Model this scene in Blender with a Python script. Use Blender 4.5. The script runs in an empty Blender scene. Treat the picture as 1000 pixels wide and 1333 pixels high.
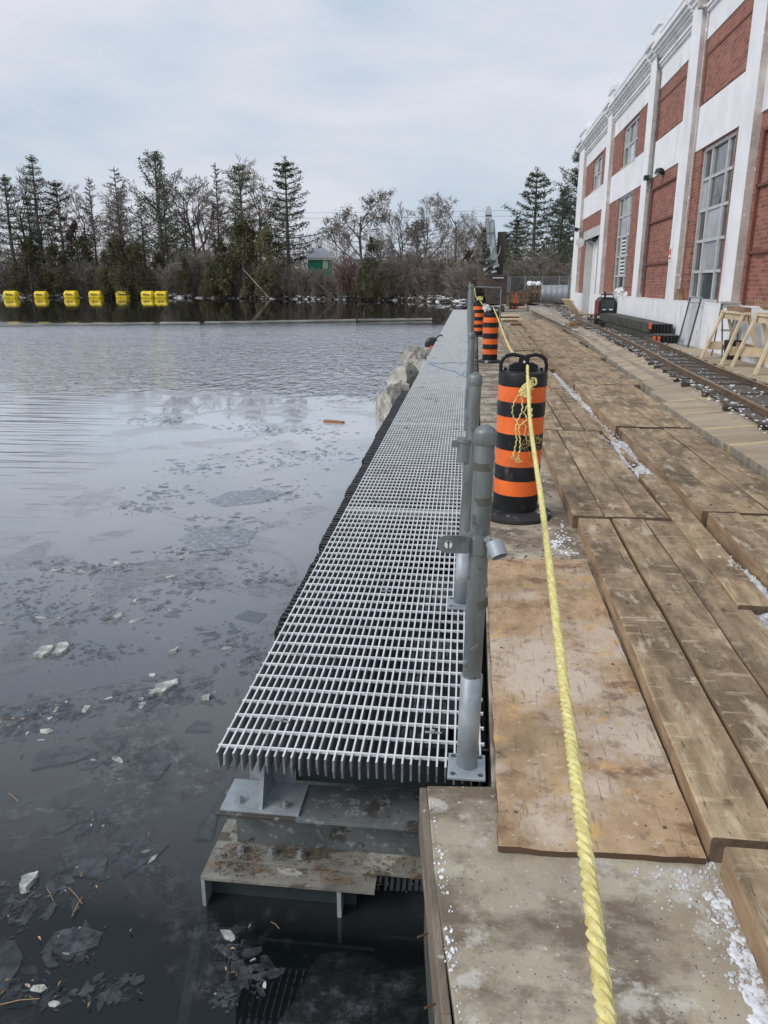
import bpy, bmesh, math, random
from mathutils import Vector, Matrix, Euler
R = math.radians
from mathutils import noise as mnoise
random.seed(7)
sc = bpy.context.scene
COL = sc.collection

# ------------------------------------------------------------------ camera
PITCH, YAW, EYE = R(16.4995), R(6.5635), 1.55
cd = bpy.data.cameras.new('camera'); cam = bpy.data.objects.new('camera', cd); COL.objects.link(cam)
cam.location = (0, 0, EYE)
cam.rotation_euler = (R(90) - PITCH, 0, YAW)
cd.sensor_fit = 'VERTICAL'; cd.sensor_height = 24.0; cd.lens = 24.0 * 1001 / 1333
cd.clip_start = 0.05; cd.clip_end = 3000
sc.camera = cam

# ------------------------------------------------------------------ sky and light (overcast winter day)
SUN_EL, SUN_AZ = R(38), R(235)
w = bpy.data.worlds.new('World'); sc.world = w; w.use_nodes = True
nt = w.node_tree; nt.nodes.clear(); N = nt.nodes.new; L = nt.links.new
out = N('ShaderNodeOutputWorld'); bg = N('ShaderNodeBackground'); bg.inputs[1].default_value = 0.1
sky = N('ShaderNodeTexSky'); sky.sky_type = 'NISHITA'; sky.sun_disc = False
sky.sun_elevation = SUN_EL; sky.sun_rotation = SUN_AZ; sky.air_density = 1.5; sky.dust_density = 3
tc = N('ShaderNodeTexCoord'); mp = N('ShaderNodeMapping'); mp.inputs['Scale'].default_value = (1.0, 1.0, 3.2)
n1 = N('ShaderNodeTexNoise'); n1.inputs['Scale'].default_value = 2.6; n1.inputs['Detail'].default_value = 7; n1.inputs['Roughness'].default_value = .55
n1.inputs['Distortion'].default_value = .25
cr = N('ShaderNodeValToRGB'); e = cr.color_ramp.elements
e[0].position = .37; e[0].color = (.49, .575, .685, 1); e[1].position = .62; e[1].color = (.68, .695, .765, 1)
vm = N('ShaderNodeVectorMath'); vm.operation = 'SCALE'; vm.inputs['Scale'].default_value = 10.2
mx = N('ShaderNodeMixRGB'); mx.inputs[0].default_value = .92
L(tc.outputs['Generated'], mp.inputs[0]); L(mp.outputs[0], n1.inputs['Vector']); L(n1.outputs['Fac'], cr.inputs[0])
L(cr.outputs[0], vm.inputs[0]); L(sky.outputs[0], mx.inputs[1]); L(vm.outputs[0], mx.inputs[2])
L(mx.outputs[0], bg.inputs[0]); L(bg.outputs[0], out.inputs[0])
sd = bpy.data.lights.new('sun', 'SUN'); sd.energy = 1.5; sd.angle = R(25); sd.color = (1, .97, .93)
sun = bpy.data.objects.new('sun', sd); COL.objects.link(sun)
sdir = Vector((math.sin(SUN_AZ) * math.cos(SUN_EL), math.cos(SUN_AZ) * math.cos(SUN_EL), math.sin(SUN_EL)))
sun.rotation_euler = sdir.to_track_quat('Z', 'Y').to_euler()
sc.view_settings.view_transform = 'Standard'; sc.view_settings.look = 'None'
sc.view_settings.exposure = 0.16; sc.view_settings.gamma = 1.0; sc.view_settings.use_curve_mapping = False

# ------------------------------------------------------------------ material helpers
def c4(c): return (c[0], c[1], c[2], 1)
def mat(name, c1, c2, scale=3.0, stretch=(1, 1, 1), rough=.8, metal=0.0, bump=.25, bscale=30, bdist=.01,
        over=(), rnd=.0, coord='Object', rrange=.12, spec=.5, lo=.35, hi=.65, detail=8):
    m = bpy.data.materials.new(name); m.use_nodes = True
    t = m.node_tree; t.nodes.clear(); n = t.nodes.new; l = t.links.new
    o = n('ShaderNodeOutputMaterial'); p = n('ShaderNodeBsdfPrincipled'); l(p.outputs[0], o.inputs[0])
    tcn = n('ShaderNodeTexCoord'); oi = n('ShaderNodeObjectInfo')
    mu = n('ShaderNodeMath'); mu.operation = 'MULTIPLY'; mu.inputs[1].default_value = 61.7; l(oi.outputs['Random'], mu.inputs[0])
    ad = n('ShaderNodeVectorMath'); ad.operation = 'ADD'; l(tcn.outputs[coord], ad.inputs[0]); l(mu.outputs[0], ad.inputs[1])
    def noise(sc_, st, det=detail, ro=.6):
        mpp = n('ShaderNodeMapping'); mpp.inputs['Scale'].default_value = st; l(ad.outputs[0], mpp.inputs[0])
        q = n('ShaderNodeTexNoise'); q.inputs['Scale'].default_value = sc_; q.inputs['Detail'].default_value = det
        q.inputs['Roughness'].default_value = ro; l(mpp.outputs[0], q.inputs['Vector']); return q
    q = noise(scale, stretch)
    r = n('ShaderNodeValToRGB'); r.color_ramp.elements[0].position = lo; r.color_ramp.elements[0].color = c4(c1)
    r.color_ramp.elements[1].position = hi; r.color_ramp.elements[1].color = c4(c2); l(q.outputs['Fac'], r.inputs[0])
    colr = r.outputs[0]
    for ov in over:                                   # (colour, scale, threshold, softness, stretch, strength)
        oc, os_, th, so = ov[:4]; st = ov[4] if len(ov) > 4 else (1, 1, 1); k = ov[5] if len(ov) > 5 else 1.0
        q2 = noise(os_, st, 6, .65); mr = n('ShaderNodeMapRange')
        mr.inputs['From Min'].default_value = th; mr.inputs['From Max'].default_value = th + so; mr.inputs['To Max'].default_value = k
        l(q2.outputs['Fac'], mr.inputs[0]); mm = n('ShaderNodeMixRGB'); l(mr.outputs[0], mm.inputs[0]); l(colr, mm.inputs[1])
        mm.inputs[2].default_value = c4(oc); colr = mm.outputs[0]
    if rnd:
        mr = n('ShaderNodeMapRange'); mr.inputs['To Min'].default_value = 1 - rnd; mr.inputs['To Max'].default_value = 1 + rnd
        l(oi.outputs['Random'], mr.inputs[0]); vs = n('ShaderNodeVectorMath'); vs.operation = 'SCALE'
        l(colr, vs.inputs[0]); l(mr.outputs[0], vs.inputs['Scale']); colr = vs.outputs[0]
    l(colr, p.inputs['Base Color'])
    mr = n('ShaderNodeMapRange'); mr.inputs['To Min'].default_value = max(0, rough - rrange); mr.inputs['To Max'].default_value = min(1, rough + rrange)
    l(q.outputs['Fac'], mr.inputs[0]); l(mr.outputs[0], p.inputs['Roughness'])
    p.inputs['Metallic'].default_value = metal; p.inputs['Specular IOR Level'].default_value = spec
    if bump:
        qb = noise(bscale, stretch, 5, .6); b = n('ShaderNodeBump'); b.inputs['Strength'].default_value = bump
        b.inputs['Distance'].default_value = bdist; l(qb.outputs['Fac'], b.inputs['Height']); l(b.outputs[0], p.inputs['Normal'])
    return m

def brick_mat():
    m = bpy.data.materials.new('brick'); m.use_nodes = True
    t = m.node_tree; p = t.nodes['Principled BSDF']; n = t.nodes.new; l = t.links.new
    tcn = n('ShaderNodeTexCoord'); sp = n('ShaderNodeSeparateXYZ'); l(tcn.outputs['Object'], sp.inputs[0])
    sm = n('ShaderNodeMath'); sm.operation = 'ADD'; l(sp.outputs[1], sm.inputs[0]); l(sp.outputs[0], sm.inputs[1])
    cb = n('ShaderNodeCombineXYZ'); l(sm.outputs[0], cb.inputs[0]); l(sp.outputs[2], cb.inputs[1])
    b = n('ShaderNodeTexBrick'); l(cb.outputs[0], b.inputs[0]); b.inputs['Scale'].default_value = 1
    b.inputs['Brick Width'].default_value = .215; b.inputs['Row Height'].default_value = .075; b.inputs['Mortar Size'].default_value = .006
    b.inputs['Color1'].default_value = (.32, .125, .085, 1); b.inputs['Color2'].default_value = (.17, .066, .05, 1); b.inputs['Mortar'].default_value = (.33, .2, .16, 1)
    q = n('ShaderNodeTexNoise'); q.inputs['Scale'].default_value = 1.3; q.inputs['Detail'].default_value = 8; l(tcn.outputs['Object'], q.inputs['Vector'])
    mr = n('ShaderNodeMapRange'); mr.inputs['From Min'].default_value = .55; mr.inputs['From Max'].default_value = .8; mr.inputs['To Max'].default_value = .55
    l(q.outputs['Fac'], mr.inputs[0]); mm = n('ShaderNodeMixRGB'); l(mr.outputs[0], mm.inputs[0]); l(b.outputs[0], mm.inputs[1]); mm.inputs[2].default_value = (.36, .19, .15, 1)
    q2 = n('ShaderNodeTexNoise'); q2.inputs['Scale'].default_value = 12; q2.inputs['Detail'].default_value = 4; l(tcn.outputs['Object'], q2.inputs['Vector'])
    mr2 = n('ShaderNodeMapRange'); mr2.inputs['To Min'].default_value = .75; mr2.inputs['To Max'].default_value = 1.25; l(q2.outputs['Fac'], mr2.inputs[0])
    vs = n('ShaderNodeVectorMath'); vs.operation = 'SCALE'; l(mm.outputs[0], vs.inputs[0]); l(mr2.outputs[0], vs.inputs['Scale'])
    l(vs.outputs[0], p.inputs['Base Color']); p.inputs['Roughness'].default_value = .85
    bu = n('ShaderNodeBump'); bu.inputs['Strength'].default_value = .6; bu.inputs['Distance'].default_value = .01; bu.invert = True
    l(b.outputs['Fac'], bu.inputs['Height']); l(bu.outputs[0], p.inputs['Normal'])
    return m

def plain(name, c, rough=.5, metal=0, spec=.5, noise=.12):
    d = tuple(x * (1 - noise) for x in c); u = tuple(min(1, x * (1 + noise)) for x in c)
    return mat(name, d, u, 6, rough=rough, metal=metal, bump=.12, bscale=60, bdist=.002, spec=spec)

M = {}
M['grating'] = mat('galvanised_grating', (.62, .65, .67), (.84, .87, .88), 9, rough=.55, metal=.15, bump=.3, bscale=120, bdist=.002, over=[((.30, .31, .31), 3.5, .58, .12), ((.8, .82, .84), 14, .62, .1)])
M['galv'] = mat('galvanised_pipe', (.145, .165, .165), (.245, .27, .27), 7, stretch=(3, 3, .6), rough=.5, metal=.45, bump=.25, bscale=50, bdist=.002, over=[((.10, .10, .09), 6, .57, .08), ((.38, .40, .41), 13, .62, .08), ((.08, .075, .06), 34, .64, .03)])
M['galv_light'] = mat('bright_galvanised', (.26, .295, .32), (.42, .46, .49), 9, rough=.5, metal=.3, bump=.2, bscale=60, bdist=.002, over=[((.25, .26, .26), 8, .6, .08)])
M['beam'] = mat('beam_steel', (.105, .12, .125), (.20, .22, .22), 5, rough=.5, metal=.3, bump=.4, bscale=50, bdist=.003, over=[((.085, .08, .07), 2.6, .52, .02), ((.45, .46, .45), 26, .56, .08, (1, 1, 1), .6), ((.2, .13, .08), 9, .66, .04)])
M['beam_rust'] = mat('beam_rusty', (.155, .15, .13), (.31, .30, .265), 6, rough=.65, metal=.1, bump=.7, bscale=45, bdist=.005, over=[((.50, .49, .44), 5, .58, .05), ((.21, .125, .06), 7, .53, .09, (1, 2, 1), .7), ((.10, .08, .06), 4.2, .56, .03, (1, 2, 1), .9), ((.05, .04, .03), 40, .64, .03)])
M['wetsteel'] = plain('wet_dark_steel', (.06, .075, .075), .35, .3)
M['bolt'] = plain('bolt_steel', (.32, .34, .35), .45, .5)
M['shaded_side'] = mat('grating_side_shade', (.20, .22, .235), (.33, .355, .37), 12, rough=.6, metal=.3, bump=.2)  # darker tone paints the shade between bars onto their sides; same steel as the tops
TC1, TC2 = (.24, .165, .093), (.48, .362, .225)
M['timber'] = mat('weathered_timber', TC1, TC2, 2.6, stretch=(7, 1.3, 7), rough=.85, bump=.55, bscale=26, bdist=.008, rnd=.13,
                  over=[((.125, .087, .053), 1.7, .46, .16, (1.8, 1, 1), .82), ((.58, .48, .35), 4.2, .56, .09, (2.6, 1, 1), .75), ((.07, .05, .035), 24, .60, .06, (3.5, .5, 3), .7), ((.62, .50, .34), 5.5, .57, .09, (.9, 4, 1), .5), ((.06, .04, .025), 11, .66, .02, (5, .22, 1), .85), ((.62, .53, .42), 50, .66, .05, (2, .6, 1), .5)])
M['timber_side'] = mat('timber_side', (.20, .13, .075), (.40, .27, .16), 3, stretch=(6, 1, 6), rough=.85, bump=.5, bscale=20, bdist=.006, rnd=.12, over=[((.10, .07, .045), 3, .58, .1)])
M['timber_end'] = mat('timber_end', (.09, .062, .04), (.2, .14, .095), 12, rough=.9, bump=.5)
M['panel'] = mat('deck_panel_board', (.32, .255, .18), (.47, .39, .285), 1.7, stretch=(.7, 2.2, 1), rough=.85, bump=.35, bscale=30, bdist=.004, rnd=.07,
                 over=[((.13, .10, .07), 1.8, .60, .07, (.8, 1.8, 1), .75), ((.5, .43, .33), 5, .64, .08, (.4, 2, 1), .6), ((.05, .04, .03), 14, .72, .03)])
M['newedge'] = plain('pale_cut_edge', (.58, .45, .25), .8)
M['rustedge'] = mat('rusty_edge', (.17, .15, .12), (.33, .30, .24), 4, stretch=(1, 3, 1), rough=.85, bump=.5, over=[((.28, .13, .04), 5, .6, .1, (1, 4, .6)), ((.5, .46, .36), 7, .6, .1)])
M['ply'] = mat('wet_plywood', (.34, .22, .12), (.52, .37, .22), 5, stretch=(1.6, 1, 1), rough=.8, bump=.45, bscale=45, bdist=.004,
               over=[((.62, .52, .43), 2.0, .50, .12, (1, 1, 1), .8), ((.20, .11, .06), 3.6, .57, .07, (1, 1.5, 1), .8), ((.13, .09, .06), 12, .58, .06, (1, 1, 1), .45), ((.62, .38, .15), 7, .58, .08), ((.20, .13, .08), 16, .58, .05, (7, .5, 1), .55), ((.66, .58, .48), 30, .62, .06, (1, 1, 1), .7), ((.06, .04, .03), 55, .64, .03)])
M['plyedge'] = plain('plywood_edge', (.10, .06, .035), .9)
M['conc'] = mat('quay_concrete', (.31, .26, .19), (.48, .42, .32), 3.2, rough=.88, bump=.5, bscale=70, bdist=.004,
                over=[((.15, .115, .08), 2.1, .46, .10, (1, 1.4, 1), .9), ((.58, .55, .49), 7, .58, .08, (1, 1, 1), .7), ((.14, .11, .085), 30, .60, .08, (1, 1, 1), .4), ((.66, .64, .6), 70, .64, .04), ((.05, .04, .03), 90, .68, .03)])
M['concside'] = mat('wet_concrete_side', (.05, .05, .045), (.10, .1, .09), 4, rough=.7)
M['yard'] = mat('yard_concrete', (.27, .23, .18), (.40, .355, .29), 2, rough=.9, bump=.4, bscale=30, over=[((.14, .12, .1), 1.2, .56, .12), ((.72, .73, .75), 1.0, .62, .04)])
M['ballast'] = mat('dark_ballast', (.07, .06, .05), (.22, .19, .16), 22, rough=.95, bump=1, bscale=50, bdist=.02, over=[((.6, .6, .6), 5, .66, .03)])
M['land'] = mat('winter_ground', (.10, .085, .06), (.2, .17, .12), 1.2, rough=.95, bump=.6, bscale=6, bdist=.05, over=[((.72, .74, .78), .35, .50, .05), ((.06, .05, .04), .9, .6, .1)])
M['snow'] = mat('snow', (.68, .70, .74), (.82, .83, .86), 9, rough=.75, bump=.6, bscale=40, bdist=.01, spec=.3)
M['dirtysnow'] = mat('icy_snow', (.46, .46, .46), (.74, .75, .78), 14, rough=.55, bump=.7, bscale=60, bdist=.01, spec=.4, over=[((.28, .23, .18), 10, .62, .1)])
M['white'] = mat('white_painted_stucco', (.70, .71, .73), (.81, .82, .835), 1.3, rough=.8, bump=.25, bscale=22, bdist=.006, over=[((.50, .50, .50), 1.6, .56, .14, (1, 1, .22), .7), ((.38, .36, .33), 6, .72, .05, (1, 1, .5), .6)])
M['plinth'] = mat('peeling_white_plinth', (.70, .71, .73), (.83, .84, .86), 2, stretch=(1, 3, .6), rough=.85, bump=.4, bscale=20, over=[((.40, .38, .36), 2.5, .58, .1, (1, 3, .35), .75), ((.22, .2, .18), 4, .66, .05, (1, 1, .7), .7)])
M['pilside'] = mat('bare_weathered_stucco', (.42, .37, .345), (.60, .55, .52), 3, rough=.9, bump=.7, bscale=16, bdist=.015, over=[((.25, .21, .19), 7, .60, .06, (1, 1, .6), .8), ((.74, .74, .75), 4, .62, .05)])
M['brick'] = brick_mat()
M['brickdark'] = plain('brick_ledge', (.16, .06, .045), .9)
M['greyconc'] = mat('grey_door_reveal', (.42, .43, .42), (.52, .53, .52), 1.5, rough=.9, bump=.15)
M['frame'] = plain('grey_painted_window_frame', (.46, .47, .47), .6)
M['glass'] = mat('dark_window_glass', (.035, .045, .05), (.09, .105, .12), 1.4, rough=.05, bump=.5, bscale=1.6, bdist=.03, rrange=.03, spec=.8, rnd=.4)
M['curtain'] = mat('pale_window_glass', (.30, .33, .35), (.44, .47, .5), 1.2, rough=.12, bump=0, rrange=.04, spec=.7, rnd=.2)
M['blackp'] = mat('black_plastic', (.010, .010, .011), (.022, .022, .024), 6, rough=.5, bump=.2, over=[((.10, .10, .10), 5, .66, .08)])
M['dusty'] = mat('dusty_black_plastic', (.05, .05, .047), (.11, .108, .10), 5, rough=.8, bump=.3)
M['rubber'] = mat('black_rubber', (.012, .012, .013), (.03, .03, .032), 8, rough=.7, bump=.3, over=[((.55, .56, .58), 6, .60, .05, (1, 1, 1), .8), ((.2, .2, .2), 15, .6, .08)])
M['drum'] = mat('black_drum_plastic', (.009, .009, .011), (.02, .02, .023), 5, rough=.42, bump=.1, spec=.3, over=[((.10, .10, .095), 7, .58, .12, (1, 1, .5), .7), ((.22, .21, .2), 40, .66, .04, (1, 1, .4), .8)])
M['orange'] = mat('orange_reflective_band', (.80, .135, .02), (.93, .185, .03), 5, rough=.42, bump=.12, bscale=14, over=[((.42, .10, .04), 8, .57, .12, (1, 1, .5), .6), ((.85, .38, .2), 22, .63, .05, (1, 1, .6), .55), ((.12, .05, .03), 45, .68, .03, (1, 1, .4), .7)])
M['conered'] = plain('cone_orange', (.85, .14, .05), .5)
M['yellow'] = mat('yellow_float_plastic', (.75, .55, .02), (.85, .64, .03), 2, rough=.4, bump=0, over=[((.35, .25, .02), 2.2, .62, .05)])
M['rope'] = mat('yellow_rope', (.62, .52, .17), (.88, .79, .36), 55, rough=.6, bump=.8, bscale=400, bdist=.002, stretch=(1, 1, 1))
M['bluerope'] = plain('blue_rope', (.08, .22, .45), .7)
M['darkwood'] = mat('dark_brown_timber', (.075, .05, .033), (.17, .115, .075), 5, rough=.85, bump=.4, rnd=.3)
M['oldboard'] = mat('grey_form_board', (.12, .095, .07), (.27, .22, .17), 4, stretch=(3, 1, 8), rough=.9, bump=.6, over=[((.5, .47, .42), 12, .62, .06)])
M['newwood'] = mat('new_lumber', (.52, .41, .26), (.70, .58, .40), 5, stretch=(1, 1, 1), rough=.7, bump=.3, rnd=.12, over=[((.3, .19, .1), 5, .66, .06)])
M['oldwood'] = mat('old_lumber', (.20, .13, .075), (.34, .235, .14), 5, rough=.85, bump=.4, rnd=.15)
M['rail'] = mat('rusty_rail', (.12, .075, .045), (.25, .17, .11), 9, rough=.5, metal=.5, bump=.3)
M['railtop'] = mat('worn_rail_head', (.30, .24, .17), (.45, .38, .29), 9, rough=.35, metal=.6, bump=.1)
M['sleeper'] = mat('dark_sleeper', (.035, .028, .022), (.09, .072, .055), 8, stretch=(1, 6, 1), rough=.9, bump=.6, rnd=.2)
M['rock'] = mat('limestone_block', (.26, .24, .205), (.46, .435, .385), 3, rough=.9, bump=.9, bscale=7, bdist=.05, over=[((.16, .14, .12), 5, .58, .06), ((.70, .68, .63), 3, .6, .1)])
M['shorerock'] = mat('shore_rock', (.07, .065, .06), (.2, .19, .17), 2, rough=.9, bump=.6, bscale=5, bdist=.05, rnd=.2)
M['bark'] = mat('grey_bark', (.085, .072, .06), (.17, .15, .13), 4, stretch=(4, 4, 1), rough=.95, bump=0, rnd=.2)
M['twig'] = mat('bare_twigs', (.15, .13, .11), (.29, .25, .215), .7, rough=.95, bump=0, rnd=.22)
M['twigred'] = mat('reddish_twigs', (.11, .06, .045), (.19, .11, .085), .7, rough=.95, bump=0, rnd=.15)
M['pine'] = mat('pine_needles', (.030, .045, .024), (.085, .11, .06), .55, rough=.8, bump=0, rnd=.2, lo=.3, hi=.7)
M['cedar'] = mat('cedar_foliage', (.042, .046, .02), (.12, .112, .05), .7, rough=.85, bump=0, rnd=.2, lo=.3, hi=.7)
M['brownleaf'] = mat('dead_brown_leaves', (.07, .045, .028), (.15, .10, .065), .8, rough=.9, bump=0, rnd=.15)
M['brownsteel'] = mat('brown_primed_steel', (.045, .034, .030), (.085, .064, .055), 2, rough=.7, metal=.1, bump=.2, over=[((.13, .07, .05), 3, .62, .1)])
M['craneboom'] = plain('grey_crane_paint', (.40, .44, .46), .5, .1)
M['green'] = plain('green_cladding', (.02, .20, .12), .7)
M['shed'] = plain('pale_shed_metal', (.48, .50, .52), .7)
M['roofgrey'] = plain('frosted_grey_roof', (.42, .44, .48), .8)
M['tank'] = mat('corrugated_grey_tank', (.26, .28, .30), (.36, .38, .40), 2, stretch=(6, 1, 1), rough=.5, metal=.4, bump=.5, bscale=8, bdist=.03)
M['pole'] = mat('grey_wood_pole', (.28, .24, .19), (.42, .37, .3), 4, stretch=(3, 3, .4), rough=.9)
M['genred'] = plain('dark_red_housing', (.25, .03, .035), .4)
M['whitebag'] = plain('white_plastic_bag', (.7, .71, .73), .5)
M['wood_float'] = plain('wet_orange_board', (.34, .14, .06), .6)
M['wire'] = plain('fence_wire', (.30, .31, .31), .5, .4)
M['signwhite'] = plain('sign_white', (.8, .8, .8), .5)
M['signred'] = plain('sign_red', (.6, .03, .03), .5)
M['lampglass'] = plain('lamp_lens', (.5, .5, .48), .2)
M['leaf'] = mat('fallen_leaf', (.36, .20, .09), (.55, .36, .18), 9, rough=.7, bump=0, rnd=.3)

def water_mat():
    m = bpy.data.materials.new('lake_water'); m.use_nodes = True
    t = m.node_tree; t.nodes.clear(); n = t.nodes.new; l = t.links.new
    def mth(op, a, b=None, c=None, clamp=False):
        k = n('ShaderNodeMath'); k.operation = op; k.use_clamp = clamp
        for i, x in enumerate((a, b, c)):
            if x is None: continue
            if isinstance(x, (int, float)): k.inputs[i].default_value = x
            else: l(x, k.inputs[i])
        return k.outputs[0]
    def smooth(v, a, b):
        k = n('ShaderNodeMapRange'); k.interpolation_type = 'SMOOTHSTEP'; k.inputs['From Min'].default_value = a; k.inputs['From Max'].default_value = b
        l(v, k.inputs[0]); return k.outputs[0]
    def noise(sc_, st=(1, 1, 1), det=3, ro=.5, dist=0):
        mpp = n('ShaderNodeMapping'); mpp.inputs['Scale'].default_value = st; l(tcn.outputs['Object'], mpp.inputs[0])
        q = n('ShaderNodeTexNoise'); q.inputs['Scale'].default_value = sc_; q.inputs['Detail'].default_value = det; q.inputs['Roughness'].default_value = ro
        q.inputs['Distortion'].default_value = dist; l(mpp.outputs[0], q.inputs['Vector']); return q.outputs['Fac']
    tcn = n('ShaderNodeTexCoord'); sp = n('ShaderNodeSeparateXYZ'); l(tcn.outputs['Object'], sp.inputs[0])
    X, Y = sp.outputs[0], sp.outputs[1]
    wob = mth('MULTIPLY', mth('SUBTRACT', noise(.35, (1, 1, 1), 5, .6), .5), 7.0)
    g1 = smooth(mth('ADD', mth('SUBTRACT', Y, 15.5), wob), -.4, .7)
    g2 = smooth(mth('ADD', mth('SUBTRACT', mth('MULTIPLY', X, -1), mth('ADD', mth('MULTIPLY', Y, .37), 1.5)), mth('MULTIPLY', wob, .45)), -.5, 1.6)
    farr = n('ShaderNodeMapRange'); farr.interpolation_type = 'SMOOTHSTEP'; farr.inputs['From Min'].default_value = 38; farr.inputs['From Max'].default_value = 46
    farr.inputs['To Min'].default_value = 1; farr.inputs['To Max'].default_value = .008; l(Y, farr.inputs[0])
    gust = mth('ADD', mth('MULTIPLY', smooth(noise(.12, (1, 1, 1), 3), .38, .62), .6), .55)
    rip1 = mth('MULTIPLY', mth('MULTIPLY', g1, farr.outputs[0]), gust)
    w1 = mth('ADD', mth('MULTIPLY', noise(4.5, (1.0, .5, 1), 3, .6, .5), 2.0), mth('MULTIPLY', noise(1.7, (1.3, .7, 1), 2, .5, .4), 1.6))
    w2 = mth('MULTIPLY', noise(2.4, (.22, 2.4, 1), 2, .45, .5), .55)
    w1 = mth('SUBTRACT', w1, 1.8); w2 = mth('SUBTRACT', w2, .275)
    h = mth('ADD', mth('MULTIPLY', w1, rip1), mth('MULTIPLY', w2, mth('MULTIPLY', g2, farr.outputs[0])))
    ice = mth('SUBTRACT', 1.0, mth('MAXIMUM', g1, mth('MULTIPLY', g2, .9)))  # calm part: thin skim ice
    brk = mth('MULTIPLY', smooth(noise(1.15, (1, 1, 1), 9, .62, .8), .50, .62), mth('SUBTRACT', 1.0, mth('MULTIPLY', smooth(Y, 3.5, 9), .75)))             # broken, refrozen patches
    skim = mth('MULTIPLY', ice, brk)
    h = mth('ADD', h, mth('MULTIPLY', mth('MULTIPLY', noise(13, (1, 1, 1), 9, .72, 1.8), skim), .16))
    b = n('ShaderNodeBump'); b.inputs['Strength'].default_value = 1; b.inputs['Distance'].default_value = .075; l(h, b.inputs['Height'])
    fr = n('ShaderNodeFresnel'); fr.inputs['IOR'].default_value = 1.42; l(b.outputs[0], fr.inputs['Normal'])
    gl = n('ShaderNodeBsdfGlossy'); l(mth('ADD', mth('MULTIPLY', mth('MULTIPLY', g1, farr.outputs[0]), .03), .02), gl.inputs['Roughness']); gl.inputs['Color'].default_value = (1, 1, 1, 1); l(b.outputs[0], gl.inputs['Normal'])
    tr = n('ShaderNodeBsdfTransparent'); tr.inputs[0].default_value = (.5, .62, .56, 1)
    df = n('ShaderNodeBsdfDiffuse'); df.inputs[0].default_value = (.012, .017, .019, 1)
    under = n('ShaderNodeMixShader'); under.inputs[0].default_value = .4; l(tr.outputs[0], under.inputs[1]); l(df.outputs[0], under.inputs[2])
    # pale film: thin ice, plus painted-in sky brightness graded by distance
    fd = n('ShaderNodeBsdfDiffuse'); fd.inputs[0].default_value = (.60, .645, .69, 1); l(b.outputs[0], fd.inputs['Normal'])
    fleck = smooth(noise(11, (1, 1, 1), 9, .75), .46, .72)
    lin = n('ShaderNodeMapRange'); lin.inputs['From Min'].default_value = 2.1; lin.inputs['From Max'].default_value = 11.5; l(Y, lin.inputs[0])
    film = mth('MULTIPLY', mth('POWER', lin.outputs[0], .75), smooth(Y, 47, 36))
    tone = mth('ADD', mth('MULTIPLY', smooth(noise(.5, (1, 1, 1), 7, .6, .6), .3, .7), .08), mth('SUBTRACT', .74, mth('MULTIPLY', g1, .13)))
    amt = mth('ADD', mth('MULTIPLY', film, tone), mth('MULTIPLY', skim, mth('MULTIPLY', fleck, .20)), None, True)
    u2 = n('ShaderNodeMixShader'); l(amt, u2.inputs[0]); l(under.outputs[0], u2.inputs[1]); l(fd.outputs[0], u2.inputs[2])
    ms = n('ShaderNodeMixShader'); l(fr.outputs[0], ms.inputs[0]); l(u2.outputs[0], ms.inputs[1]); l(gl.outputs[0], ms.inputs[2])
    o = n('ShaderNodeOutputMaterial'); l(ms.outputs[0], o.inputs[0])
    return m
M['water'] = water_mat()

def ice_mat(name, base, alpha, rough):
    m = bpy.data.materials.new(name); m.use_nodes = True
    t = m.node_tree; t.nodes.clear(); n = t.nodes.new; l = t.links.new
    tcn = n('ShaderNodeTexCoord'); q = n('ShaderNodeTexNoise'); q.inputs['Scale'].default_value = 16; q.inputs['Detail'].default_value = 8
    q.inputs['Roughness'].default_value = .7; l(tcn.outputs['Object'], q.inputs['Vector'])
    p = n('ShaderNodeBsdfPrincipled'); r = n('ShaderNodeValToRGB'); r.color_ramp.elements[0].position = .4; r.color_ramp.elements[1].position = .68
    r.color_ramp.elements[0].color = c4([x * .7 for x in base]); r.color_ramp.elements[1].color = c4([min(1, x * 1.5) for x in base])
    l(q.outputs['Fac'], r.inputs[0]); l(r.outputs[0], p.inputs['Base Color']); p.inputs['Roughness'].default_value = rough; p.inputs['IOR'].default_value = 1.35
    b = n('ShaderNodeBump'); b.inputs['Strength'].default_value = .5; b.inputs['Distance'].default_value = .006; l(q.outputs['Fac'], b.inputs['Height']); l(b.outputs[0], p.inputs['Normal'])
    tr = n('ShaderNodeBsdfTransparent'); tr.inputs[0].default_value = (.93, .95, .96, 1)
    mr = n('ShaderNodeMapRange'); mr.inputs['From Min'].default_value = .35; mr.inputs['From Max'].default_value = .7
    mr.inputs['To Min'].default_value = alpha * .6; mr.inputs['To Max'].default_value = min(1, alpha * 1.3); l(q.outputs['Fac'], mr.inputs[0])
    ms = n('ShaderNodeMixShader'); l(mr.outputs[0], ms.inputs[0]); l(tr.outputs[0], ms.inputs[1]); l(p.outputs[0], ms.inputs[2])
    o = n('ShaderNodeOutputMaterial'); l(ms.outputs[0], o.inputs[0]); return m
M['ice'] = ice_mat('clear_ice', (.15, .165, .18), .26, .2)
M['icep'] = ice_mat('pale_ice', (.36, .40, .44), .5, .3)
M['icew'] = ice_mat('white_ice', (.50, .52, .48), .95, .5)

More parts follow.
